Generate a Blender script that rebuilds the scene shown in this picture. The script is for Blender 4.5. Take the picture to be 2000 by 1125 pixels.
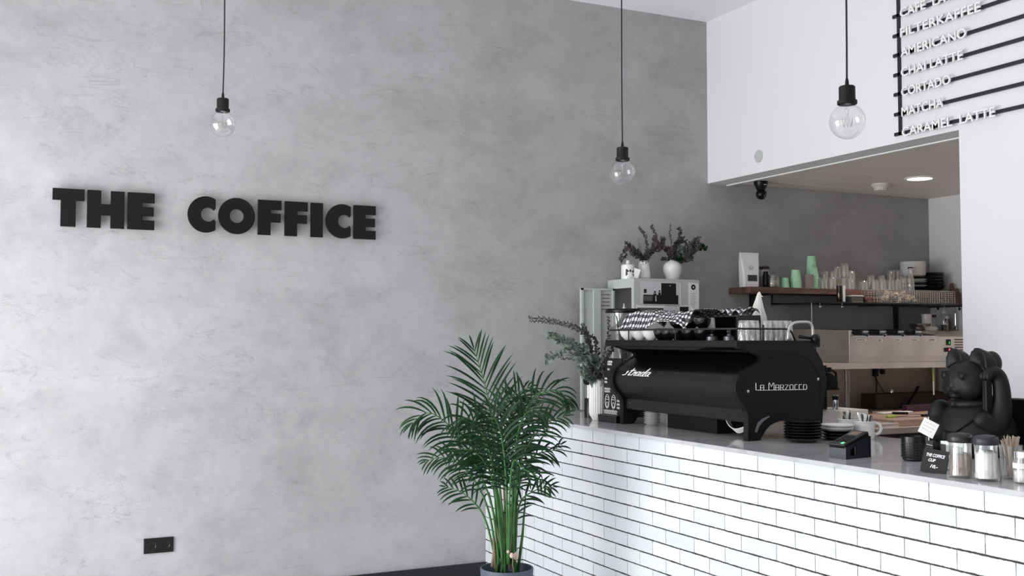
import bpy, bmesh, math, random
from mathutils import Vector, Matrix, noise
random.seed(7)
PI = math.pi
for o in list(bpy.data.objects): bpy.data.objects.remove(o, do_unlink=True)
SC = bpy.context.scene
COL = SC.collection

# ------------------------------------------------------------ camera
CAM_H = 1.55
YAW, PITCH = math.radians(26.291), math.radians(2.6614)
cd = bpy.data.cameras.new('camera'); cam = bpy.data.objects.new('camera', cd); COL.objects.link(cam)
cam.location = (0, 0, CAM_H)
cam.rotation_euler = (PI/2 + PITCH, 0, -YAW)
cd.sensor_fit = 'HORIZONTAL'; cd.sensor_width = 36.0
cd.lens = 2062.8/2000*36.0
cd.clip_start = 0.05; cd.clip_end = 60
SC.camera = cam

# ------------------------------------------------------------ world and light
w = bpy.data.worlds.new('sky'); SC.world = w; w.use_nodes = True
wn = w.node_tree.nodes; bgn = wn['Background']
bgn.inputs[0].default_value = (0.88, 0.94, 1.0, 1); bgn.inputs[1].default_value = 1.0
SC.view_settings.view_transform = 'Standard'; SC.view_settings.look = 'None'
SC.view_settings.gamma = 1.0; SC.view_settings.use_curve_mapping = False
SC.view_settings.exposure = 0.0

def area(name, loc, rot, sx, sy, power, color=(1, 1, 1), spread=PI):
    l = bpy.data.lights.new(name, 'AREA'); l.shape = 'RECTANGLE'; l.size = sx; l.size_y = sy
    l.energy = power; l.color = color; l.spread = spread
    o = bpy.data.objects.new(name, l); COL.objects.link(o); o.location = loc; o.rotation_euler = rot
    return o
# daylight entering through the three street windows (left of the picture); the panel behind the viewer is added fill
DAY = (0.965, 0.98, 1.0)
for i, (yc, p) in enumerate(((4.55, 150), (1.75, 52), (-1.05, 18))):
    area('daylight_window', (-1.42, yc, 1.35), (0, -PI/2, 0), 2.4, 2.2, p, DAY)
area('fill_back', (0.2, -2.92, 1.6), (PI/2, 0, 0), 3.6, 2.4, 16, (1.0, 0.97, 0.95))

# ------------------------------------------------------------ layout helpers
def axx(px, Y):
    """x of the point seen in picture column px on the plane y = Y (at eye height)."""
    t = math.tan(YAW + math.atan((px-1000)/2062.8)); return Y*t

def new_bm(): return bmesh.new()
def to_obj(name, bm, mat, parent=None, smooth=False, auto=None):
    me = bpy.data.meshes.new(name)
    bmesh.ops.recalc_face_normals(bm, faces=bm.faces[:])
    bm.to_mesh(me); bm.free()
    if mat is not None:
        for m in (mat if isinstance(mat, (list, tuple)) else (mat,)): me.materials.append(m)
    if smooth:
        for p in me.polygons: p.use_smooth = True
        if auto is not None:
            try: me.set_sharp_from_angle(angle=math.radians(auto))
            except Exception: pass
    o = bpy.data.objects.new(name, me); COL.objects.link(o)
    if parent is not None: o.parent = parent
    return o
def tag(o, label, cat, group=None, kind=None):
    if label: o['label'] = label
    if cat: o['category'] = cat
    if group: o['group'] = group
    if kind: o['kind'] = kind
    return o
def thing(name, label, cat, loc=(0, 0, 0), rz=0, group=None):
    o = bpy.data.objects.new(name, None); COL.objects.link(o)
    o.empty_display_size = 0.05
    o.location = loc; o.rotation_euler = (0, 0, rz)
    return tag(o, label, cat, group)
def struct(name, bm, mat, label=None, **k):
    o = to_obj(name, bm, mat, **k); o['kind'] = 'structure'
    if label: o['label'] = label
    return o
def kids(o): return [c for c in COL.objects if c.parent == o]
def dup(root, loc, rz=0, label=None, group=None, scale=None):
    r = root.copy(); COL.objects.link(r); r.location = loc; r.rotation_euler = (0, 0, rz)
    if label: r['label'] = label
    if group: r['group'] = group
    if scale: r.scale = scale
    for ch in kids(root):
        c = ch.copy(); COL.objects.link(c); c.parent = r
        for g in kids(ch):
            d = g.copy(); COL.objects.link(d); d.parent = c
    return r

def box(bm, x0, x1, y0, y1, z0, z1, bev=0.0, seg=2, M=None):
    r = bmesh.ops.create_cube(bm, size=1.0); vs = r['verts']
    for v in vs:
        v.co = Vector(((x0+x1)/2+v.co.x*(x1-x0), (y0+y1)/2+v.co.y*(y1-y0), (z0+z1)/2+v.co.z*(z1-z0)))
    if bev > 0:
        es = list({e for v in vs for e in v.link_edges})
        q = bmesh.ops.bevel(bm, geom=es, offset=bev, segments=seg, profile=0.5, affect='EDGES')
        vs = list({v for f in q['faces'] for v in f.verts} | {v for v in vs if v.is_valid})
    if M is not None: bmesh.ops.transform(bm, matrix=M, verts=[v for v in vs if v.is_valid])
    return vs
def lathe(bm, prof, seg=32, c=(0, 0, 0), M=None, ribs=None, closed=False):
    """prof: list of (radius, z). ribs=(count, depth, z0, z1)"""
    rings = []
    allv = []
    for r, z in prof:
        if r < 1e-6:
            v = bm.verts.new((c[0], c[1], c[2]+z)); rings.append([v]); allv.append(v)
        else:
            ring = []
            for i in range(seg):
                a = 2*PI*i/seg; rr = r
                if ribs and ribs[2] <= z <= ribs[3]:
                    rr = r*(1-ribs[1]*(0.5-0.5*math.cos(a*ribs[0])))
                ring.append(bm.verts.new((c[0]+rr*math.cos(a), c[1]+rr*math.sin(a), c[2]+z)))
            rings.append(ring); allv += ring
    if closed: rings.append(rings[0])
    for a, b in zip(rings, rings[1:]):
        if len(a) == 1 and len(b) == 1: continue
        n = max(len(a), len(b))
        for i in range(n):
            j = (i+1) % n
            if len(a) == 1: bm.faces.new((a[0], b[i], b[j]))
            elif len(b) == 1: bm.faces.new((a[i], a[j], b[0]))
            else: bm.faces.new((a[i], a[j], b[j], b[i]))
    if M is not None: bmesh.ops.transform(bm, matrix=M, verts=allv)
    return allv
def tube(bm, pts, r, seg=8, cap=True, flat=1.0):
    pts = [Vector(p) for p in pts]; n = len(pts)
    rad = r if isinstance(r, (list, tuple)) else [r]*n
    t0 = (pts[1]-pts[0]).normalized()
    up = Vector((0, 0, 1)) if abs(t0.z) < 0.9 else Vector((1, 0, 0))
    nrm = t0.cross(up).normalized(); rings = []
    for i, p in enumerate(pts):
        if i == 0: t = pts[1]-pts[0]
        elif i == n-1: t = pts[-1]-pts[-2]
        else: t = (pts[i+1]-pts[i]).normalized()+(pts[i]-pts[i-1]).normalized()
        if t.length < 1e-9: t = Vector((0, 0, 1))
        t.normalize(); nrm = (nrm - t*nrm.dot(t))
        if nrm.length < 1e-6: nrm = t.orthogonal()
        nrm.normalize(); b = t.cross(nrm)
        rings.append([bm.verts.new(p+(nrm*math.cos(2*PI*k/seg)+b*math.sin(2*PI*k/seg)*flat)*rad[i]) for k in range(seg)])
    for a, b in zip(rings, rings[1:]):
        for k in range(seg):
            bm.faces.new((a[k], a[(k+1) % seg], b[(k+1) % seg], b[k]))
    if cap:
        bm.faces.new(rings[0][::-1]); bm.faces.new(rings[-1])
def spline(pts, n=8):
    """Catmull-Rom through pts"""
    P = [Vector(p) for p in pts]; P = [2*P[0]-P[1]]+P+[2*P[-1]-P[-2]]; out = []
    for i in range(1, len(P)-2):
        for k in range(n):
            t = k/n; a, b, c, d = P[i-1], P[i], P[i+1], P[i+2]
            out.append(0.5*((2*b)+(c-a)*t+(2*a-5*b+4*c-d)*t*t+(3*b-a-3*c+d)*t**3))
    out.append(P[-2]); return out
def prism(bm, poly, axis, a, b, bev=0.0, seg=2):
    """poly in the two other axes (in order), extruded along axis from a to b"""
    def mk(u, v, w):
        return {'X': (w, u, v), 'Y': (u, w, v), 'Z': (u, v, w)}[axis]
    va = [bm.verts.new(mk(u, v, a)) for u, v in poly]; vb = [bm.verts.new(mk(u, v, b)) for u, v in poly]
    n = len(poly)
    f1 = bm.faces.new(va); f2 = bm.faces.new(vb[::-1]); fs = [f1, f2]
    for i in range(n): fs.append(bm.faces.new((va[i], vb[i], vb[(i+1) % n], va[(i+1) % n])))
    if bev > 0:
        es = list(f1.edges)+list(f2.edges)
        bmesh.ops.bevel(bm, geom=es, offset=bev, segments=seg, profile=0.5, affect='EDGES')
    return fs
def ellipsoid(bm, c, r, M=None, u=20, v=12):
    q = bmesh.ops.create_uvsphere(bm, u_segments=u, v_segments=v, radius=1.0)
    for x in q['verts']:
        x.co = Vector((x.co.x*r[0], x.co.y*r[1], x.co.z*r[2]))
        if M is not None: x.co = M @ x.co
        x.co += Vector(c)
    return q['verts']
def boxo(name, dims, mat, parent=None, bev=0.0, **k):
    bm = new_bm(); box(bm, *dims, bev=bev); return to_obj(name, bm, mat, parent, **k)

# ------------------------------------------------------------ materials
def lin(c):
    if isinstance(c, str): c = [int(c[i:i+2], 16)/255 for i in (0, 2, 4)]
    return [x/12.92 if x <= 0.04045 else ((x+0.055)/1.055)**2.4 for x in c]
def pmat(name, col, rough=0.5, metal=0.0, spec=0.5, var=0.0, vscale=8.0, bump=0.0, bscale=60.0, coat=0.0, emit=None, estr=0, trans=0.0, sub=0):
    m = bpy.data.materials.new(name); m.use_nodes = True; nt = m.node_tree; b = nt.nodes['Principled BSDF']
    c = lin(col); b.inputs['Base Color'].default_value = (*c, 1)
    b.inputs['Roughness'].default_value = rough; b.inputs['Metallic'].default_value = metal
    b.inputs['Specular IOR Level'].default_value = spec
    if coat: b.inputs['Coat Weight'].default_value = coat; b.inputs['Coat Roughness'].default_value = 0.08
    if emit: b.inputs['Emission Color'].default_value = (*lin(emit), 1); b.inputs['Emission Strength'].default_value = estr
    tc = nt.nodes.new('ShaderNodeTexCoord')
    if var > 0:
        n = nt.nodes.new('ShaderNodeTexNoise'); n.inputs['Scale'].default_value = vscale; n.inputs['Detail'].default_value = 5
        nt.links.new(tc.outputs['Object'], n.inputs['Vector'])
        r = nt.nodes.new('ShaderNodeValToRGB'); r.color_ramp.elements[0].position = 0.3; r.color_ramp.elements[1].position = 0.7
        r.color_ramp.elements[0].color = (*[x*(1-var) for x in c], 1); r.color_ramp.elements[1].color = (*[min(1, x*(1+var)) for x in c], 1)
        nt.links.new(n.outputs['Fac'], r.inputs[0]); nt.links.new(r.outputs[0], b.inputs['Base Color'])
    if bump > 0:
        n2 = nt.nodes.new('ShaderNodeTexNoise'); n2.inputs['Scale'].default_value = bscale; n2.inputs['Detail'].default_value = 4
        nt.links.new(tc.outputs['Object'], n2.inputs['Vector'])
        bp = nt.nodes.new('ShaderNodeBump'); bp.inputs['Strength'].default_value = bump; bp.inputs['Distance'].default_value = 0.002
        nt.links.new(n2.outputs['Fac'], bp.inputs['Height']); nt.links.new(bp.outputs[0], b.inputs['Normal'])
    return m
def glassmat(name, tint=(1, 1, 1), edge=0.55, base=0.06, rough=0.02, ior=1.35, haze=0.0):
    m = bpy.data.materials.new(name); m.use_nodes = True; nt = m.node_tree; nt.nodes.clear()
    out = nt.nodes.new('ShaderNodeOutputMaterial'); tr = nt.nodes.new('ShaderNodeBsdfTransparent'); gl = nt.nodes.new('ShaderNodeBsdfGlossy')
    tr.inputs[0].default_value = (*tint, 1); gl.inputs[0].default_value = (1, 0.985, 0.97, 1); gl.inputs['Roughness'].default_value = rough
    lw = nt.nodes.new('ShaderNodeLayerWeight'); lw.inputs['Blend'].default_value = 0.25
    mr = nt.nodes.new('ShaderNodeMapRange'); mr.inputs['To Min'].default_value = base; mr.inputs['To Max'].default_value = edge
    mix = nt.nodes.new('ShaderNodeMixShader')
    nt.links.new(lw.outputs['Facing'], mr.inputs['Value']); nt.links.new(mr.outputs[0], mix.inputs[0])
    nt.links.new(tr.outputs[0], mix.inputs[1]); nt.links.new(gl.outputs[0], mix.inputs[2])
    last = mix
    if haze > 0:
        df = nt.nodes.new('ShaderNodeBsdfDiffuse'); df.inputs[0].default_value = (0.85, 0.85, 0.84, 1)
        m2 = nt.nodes.new('ShaderNodeMixShader'); m2.inputs[0].default_value = haze
        nt.links.new(mix.outputs[0], m2.inputs[1]); nt.links.new(df.outputs[0], m2.inputs[2]); last = m2
    nt.links.new(last.outputs[0], out.inputs[0])
    return m

class NT:
    """tiny node helper"""
    def __init__(s, name):
        s.m = bpy.data.materials.new(name); s.m.use_nodes = True; s.t = s.m.node_tree; s.b = s.t.nodes['Principled BSDF']
    def n(s, kind, ins=None, **props):
        x = s.t.nodes.new(kind)
        for k, v in props.items(): setattr(x, k, v)
        for k, v in (ins or {}).items():
            if hasattr(v, 'is_output') or isinstance(v, bpy.types.NodeSocket): s.t.links.new(v, x.inputs[k])
            else: x.inputs[k].default_value = v
        return x
    def math(s, op, a, b=0.0, c=None):
        x = s.n('ShaderNodeMath', operation=op)
        for i, v in enumerate((a, b) if c is None else (a, b, c)):
            if isinstance(v, bpy.types.NodeSocket): s.t.links.new(v, x.inputs[i])
            else: x.inputs[i].default_value = v
        return x.outputs[0]
    def ramp(s, fac, stops):
        r = s.n('ShaderNodeValToRGB'); e = r.color_ramp.elements
        while len(e) > 1: e.remove(e[-1])
        e[0].position = stops[0][0]; e[0].color = (*stops[0][1], 1)
        for p, c in stops[1:]:
            q = e.new(p); q.color = (*c, 1)
        s.t.links.new(fac, r.inputs[0]); return r.outputs[0]
    def mix(s, fac, a, b, blend='MIX'):
        x = s.n('ShaderNodeMix', data_type='RGBA', blend_type=blend)
        for i, v in ((0, fac), (6, a), (7, b)):
            if isinstance(v, bpy.types.NodeSocket): s.t.links.new(v, x.inputs[i])
            elif i == 0: x.inputs[i].default_value = v
            else: x.inputs[i].default_value = (*v, 1)
        return x.outputs[2]
    def link(s, a, b): s.t.links.new(a, b)

def plaster():
    q = NT('trowelled grey plaster'); tc = q.n('ShaderNodeTexCoord'); o = tc.outputs['Object']
    big = q.n('ShaderNodeTexNoise', {'Vector': o, 'Scale': 0.9, 'Detail': 3.0, 'Roughness': 0.5, 'Distortion': 0.4})
    mp = q.n('ShaderNodeMapping', {'Vector': o, 'Rotation': (0, 0.7, 0), 'Scale': (1.0, 1.0, 1.5)})
    med = q.n('ShaderNodeTexNoise', {'Vector': mp.outputs[0], 'Scale': 2.6, 'Detail': 8.0, 'Roughness': 0.62, 'Distortion': 0.5})
    sm = q.n('ShaderNodeTexNoise', {'Vector': o, 'Scale': 9.0, 'Detail': 6.0, 'Roughness': 0.65, 'Distortion': 0.3})
    fine = q.n('ShaderNodeTexNoise', {'Vector': o, 'Scale': 70.0, 'Detail': 5.0, 'Roughness': 0.6})
    base = q.ramp(big.outputs['Fac'], [(0.32, (0.365, 0.364, 0.361)), (0.52, (0.388, 0.387, 0.386)), (0.70, (0.412, 0.412, 0.414))])
    m2 = q.ramp(med.outputs['Fac'], [(0.33, (0.90, 0.90, 0.90)), (0.5, (1.0, 1.0, 1.0)), (0.68, (1.07, 1.07, 1.072))])
    c = q.mix(1.0, base, m2, 'MULTIPLY')
    c = q.mix(1.0, c, q.ramp(sm.outputs['Fac'], [(0.35, (0.955, 0.955, 0.955)), (0.65, (1.04, 1.04, 1.04))]), 'MULTIPLY')
    # small dark pits and rubbed marks
    pit = q.n('ShaderNodeTexNoise', {'Vector': mp.outputs[0], 'Scale': 16.0, 'Detail': 8.0, 'Roughness': 0.75, 'Distortion': 0.6})
    c = q.mix(1.0, c, q.ramp(pit.outputs['Fac'], [(0.28, (0.78, 0.78, 0.78)), (0.38, (0.985, 0.985, 0.985)), (0.6, (1.02, 1.02, 1.02))]), 'MULTIPLY')
    # sparse trowel scratches in two directions
    def scratch(rot, sc, lo):
        mp2 = q.n('ShaderNodeMapping', {'Vector': o, 'Rotation': (0, rot, 0), 'Scale': (1.0, 1.0, sc)})
        scr = q.n('ShaderNodeTexNoise', {'Vector': mp2.outputs[0], 'Scale': 1.9, 'Detail': 7.0, 'Roughness': 0.62, 'Distortion': 1.2})
        ridge = q.math('ABSOLUTE', q.math('SUBTRACT', scr.outputs['Fac'], 0.5))
        line = q.ramp(ridge, [(0.0, (1, 1, 1)), (0.008, (0, 0, 0))])
        msk = q.n('ShaderNodeTexNoise', {'Vector': mp2.outputs[0], 'Scale': 2.3, 'Detail': 3.0, 'W': 1.0} if False else {'Vector': mp2.outputs[0], 'Scale': 2.3, 'Detail': 3.0})
        return q.math('MULTIPLY', line, q.ramp(msk.outputs['Fac'], [(lo, (0, 0, 0)), (lo+0.06, (1, 1, 1))]))
    lm = q.math('MAXIMUM', scratch(-0.55, 2.2, 0.56), scratch(0.75, 2.6, 0.58))
    c = q.mix(q.math('MULTIPLY', lm, 0.10), c, (0.2, 0.2, 0.2))
    q.link(c, q.b.inputs['Base Color']); q.b.inputs['Roughness'].default_value = 0.65
    q.b.inputs['Specular IOR Level'].default_value = 0.12
    # thin crusts left by the trowel
    mp3 = q.n('ShaderNodeMapping', {'Vector': o, 'Rotation': (0, -0.5, 0), 'Scale': (1.0, 1.0, 2.4)})
    lump = q.n('ShaderNodeTexNoise', {'Vector': mp3.outputs[0], 'Scale': 5.5, 'Detail': 7.0, 'Roughness': 0.68, 'Distortion': 0.8})
    lr = q.ramp(lump.outputs['Fac'], [(0.61, (0, 0, 0)), (0.65, (1, 1, 1))])
    h = q.math('ADD', q.math('MULTIPLY', med.outputs['Fac'], 0.25), q.math('MULTIPLY', fine.outputs['Fac'], 0.06))
    h = q.math('ADD', h, q.math('MULTIPLY', q.ramp(pit.outputs['Fac'], [(0.30, (0, 0, 0)), (0.40, (1, 1, 1))]), 0.05))
    h = q.math('ADD', h, q.math('MULTIPLY', sm.outputs['Fac'], 0.12))
    h = q.math('SUBTRACT', h, q.math('MULTIPLY', lm, 0.09))
    h = q.math('ADD', h, q.math('MULTIPLY', lr, 0.09))
    bp = q.n('ShaderNodeBump', {'Strength': 0.6, 'Distance': 0.018, 'Height': h}); q.link(bp.outputs[0], q.b.inputs['Normal'])
    return q.m
def tiles():
    q = NT('white glazed wall tile with dark joints'); tc = q.n('ShaderNodeTexCoord'); sp = q.n('ShaderNodeSeparateXYZ', {0: tc.outputs['Object']})
    u = q.math('ADD', q.math('ADD', sp.outputs[0], sp.outputs[1]), -8.298+0.2333*30)
    v = q.math('ADD', sp.outputs[2], -0.966+0.0724*15)
    wob = q.n('ShaderNodeTexNoise', {'Vector': tc.outputs['Object'], 'Scale': 38.0, 'Detail': 5.0, 'Roughness': 0.75})
    wob2 = q.n('ShaderNodeTexNoise', {'Vector': tc.outputs['Object'], 'Scale': 3.0, 'Detail': 2.0})
    v = q.math('ADD', v, q.math('MULTIPLY', q.math('SUBTRACT', wob.outputs['Fac'], 0.5), 0.0052))
    v = q.math('ADD', v, q.math('MULTIPLY', q.math('SUBTRACT', wob2.outputs['Fac'], 0.5), 0.004))
    u = q.math('ADD', u, q.math('MULTIPLY', q.math('SUBTRACT', wob.outputs['Fac'], 0.5), 0.003))
    cb = q.n('ShaderNodeCombineXYZ', {0: u, 1: v})
    br = q.n('ShaderNodeTexBrick', {'Vector': cb.outputs[0], 'Color1': (0, 0, 0, 1), 'Color2': (1, 1, 1, 1), 'Scale': 1.0, 'Mortar Size': 0.0019, 'Mortar Smooth': 0.25, 'Brick Width': 0.2333, 'Row Height': 0.0724},
             offset=0.5, offset_frequency=2)
    # horizontal joints are dirtier and wider than the upright ones
    fr = q.math('ABSOLUTE', q.math('SUBTRACT', q.math('FRACT', q.math('DIVIDE', v, 0.0724)), 0.5))
    fr = q.math('MULTIPLY', q.math('SUBTRACT', 0.5, fr), 0.0724)
    hn = q.n('ShaderNodeTexNoise', {'Vector': tc.outputs['Object'], 'Scale': 14.0, 'Detail': 6.0, 'Roughness': 0.8})
    wid = q.math('MULTIPLY', hn.outputs['Fac'], 0.0072)
    hl = q.math('SMOOTH_MIN', 1.0, q.math('MAXIMUM', 0.0, q.math('MULTIPLY', q.math('SUBTRACT', wid, fr), 1400.0)), 0.1)
    tonev = q.n('ShaderNodeTexNoise', {'Vector': tc.outputs['Object'], 'Scale': 2.2, 'Detail': 4.0})
    glaze = q.mix(q.math('MULTIPLY', br.outputs['Color'], 1.0), (0.63, 0.645, 0.67), (0.72, 0.72, 0.73))
    glaze = q.mix(q.ramp(tonev.outputs['Fac'], [(0.4, (0, 0, 0)), (0.7, (0.25, 0.25, 0.25))]), glaze, (0.60, 0.64, 0.71))
    # chips
    ch = q.n('ShaderNodeTexNoise', {'Vector': tc.outputs['Object'], 'Scale': 26.0, 'Detail': 6.0, 'Roughness': 0.8})
    chm = q.math('MULTIPLY', q.ramp(ch.outputs['Fac'], [(0.63, (0, 0, 0)), (0.66, (1, 1, 1))]), q.ramp(fr, [(0.003, (1, 1, 1)), (0.010, (0, 0, 0))]))
    vj = q.math('MULTIPLY', br.outputs['Fac'], q.ramp(hn.outputs['Fac'], [(0.36, (0.42, 0.42, 0.42)), (0.56, (1, 1, 1))]))
    j = q.math('MAXIMUM', q.math('MAXIMUM', vj, hl), q.math('MULTIPLY', chm, 0.6))
    c = q.mix(j, glaze, (0.05, 0.045, 0.042))
    q.link(c, q.b.inputs['Base Color'])
    q.link(q.math('ADD', 0.34, q.math('MULTIPLY', j, 0.5)), q.b.inputs['Roughness']); q.b.inputs['Specular IOR Level'].default_value = 0.3
    hh = q.math('SUBTRACT', q.math('MULTIPLY', wob2.outputs['Fac'], 0.5), j)
    bp = q.n('ShaderNodeBump', {'Strength': 0.55, 'Distance': 0.002, 'Height': hh}); q.link(bp.outputs[0], q.b.inputs['Normal'])
    return q.m
def marble():
    q = NT('pale grey stone worktop'); tc = q.n('ShaderNodeTexCoord'); o = tc.outputs['Object']
    n = q.n('ShaderNodeTexNoise', {'Vector': o, 'Scale': 1.3, 'Detail': 3.0, 'Roughness': 0.5, 'Distortion': 1.6})
    r = q.math('ABSOLUTE', q.math('SUBTRACT', n.outputs['Fac'], 0.52))
    vein = q.ramp(r, [(0.0, (1, 1, 1)), (0.012, (0.4, 0.4, 0.4)), (0.05, (0, 0, 0))])
    n2 = q.n('ShaderNodeTexNoise', {'Vector': o, 'Scale': 2.2, 'Detail': 2.0, 'Distortion': 0.6})
    b0 = q.ramp(n2.outputs['Fac'], [(0.3, (0.46, 0.46, 0.47)), (0.7, (0.54, 0.54, 0.545))])
    c = q.mix(q.math('MULTIPLY', vein, 0.3), b0, (0.22, 0.21, 0.21))
    q.link(c, q.b.inputs['Base Color']); q.b.inputs['Roughness'].default_value = 0.1
    return q.m
def wood(name, c1, c2, scale=1.0, axis='X', rough=0.55):
    q = NT(name); tc = q.n('ShaderNodeTexCoord')
    s = {'X': (1.2, 14, 14), 'Y': (14, 1.2, 14), 'Z': (14, 14, 1.2)}[axis]
    mp = q.n('ShaderNodeMapping', {'Vector': tc.outputs['Object'], 'Scale': tuple(x*scale for x in s)})
    n = q.n('ShaderNodeTexNoise', {'Vector': mp.outputs[0], 'Scale': 2.0, 'Detail': 6.0, 'Roughness': 0.65, 'Distortion': 0.6})
    c = q.ramp(n.outputs['Fac'], [(0.3, tuple(lin(c1))), (0.7, tuple(lin(c2)))])
    q.link(c, q.b.inputs['Base Color']); q.b.inputs['Roughness'].default_value = rough
    bp = q.n('ShaderNodeBump', {'Strength': 0.3, 'Distance': 0.001, 'Height': n.outputs['Fac']}); q.link(bp.outputs[0], q.b.inputs['Normal'])
    return q.m
def gingham():
    q = NT('black and white gingham cotton'); tc = q.n('ShaderNodeTexCoord'); sp = q.n('ShaderNodeSeparateXYZ', {0: tc.outputs['UV']})
    a = q.math('GREATER_THAN', q.math('FRACT', sp.outputs[0]), 0.5); b = q.math('GREATER_THAN', q.math('FRACT', sp.outputs[1]), 0.5)
    s = q.math('MULTIPLY', q.math('ADD', a, b), 0.5)
    c = q.ramp(s, [(0.0, (0.78, 0.78, 0.78)), (0.5, (0.13, 0.13, 0.135)), (1.0, (0.012, 0.012, 0.013))])
    q.link(c, q.b.inputs['Base Color']); q.b.inputs['Roughness'].default_value = 0.9
    return q.m
def brushed(name, col, rough=0.32, axis='X'):
    q = NT(name); tc = q.n('ShaderNodeTexCoord')
    s = {'X': (2, 60, 60), 'Z': (60, 60, 2)}[axis]
    mp = q.n('ShaderNodeMapping', {'Vector': tc.outputs['Object'], 'Scale': s})
    n = q.n('ShaderNodeTexNoise', {'Vector': mp.outputs[0], 'Scale': 4.0, 'Detail': 3.0})
    n2 = q.n('ShaderNodeTexNoise', {'Vector': tc.outputs['Object'], 'Scale': 3.5, 'Detail': 4.0})
    c = lin(col)
    q.link(q.ramp(n2.outputs['Fac'], [(0.3, tuple(x*0.8 for x in c)), (0.7, tuple(x*1.1 for x in c))]), q.b.inputs['Base Color'])
    q.b.inputs['Metallic'].default_value = 0.88
    q.link(q.math('ADD', rough-0.06, q.math('MULTIPLY', n.outputs['Fac'], 0.12)), q.b.inputs['Roughness'])
    return q.m

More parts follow.
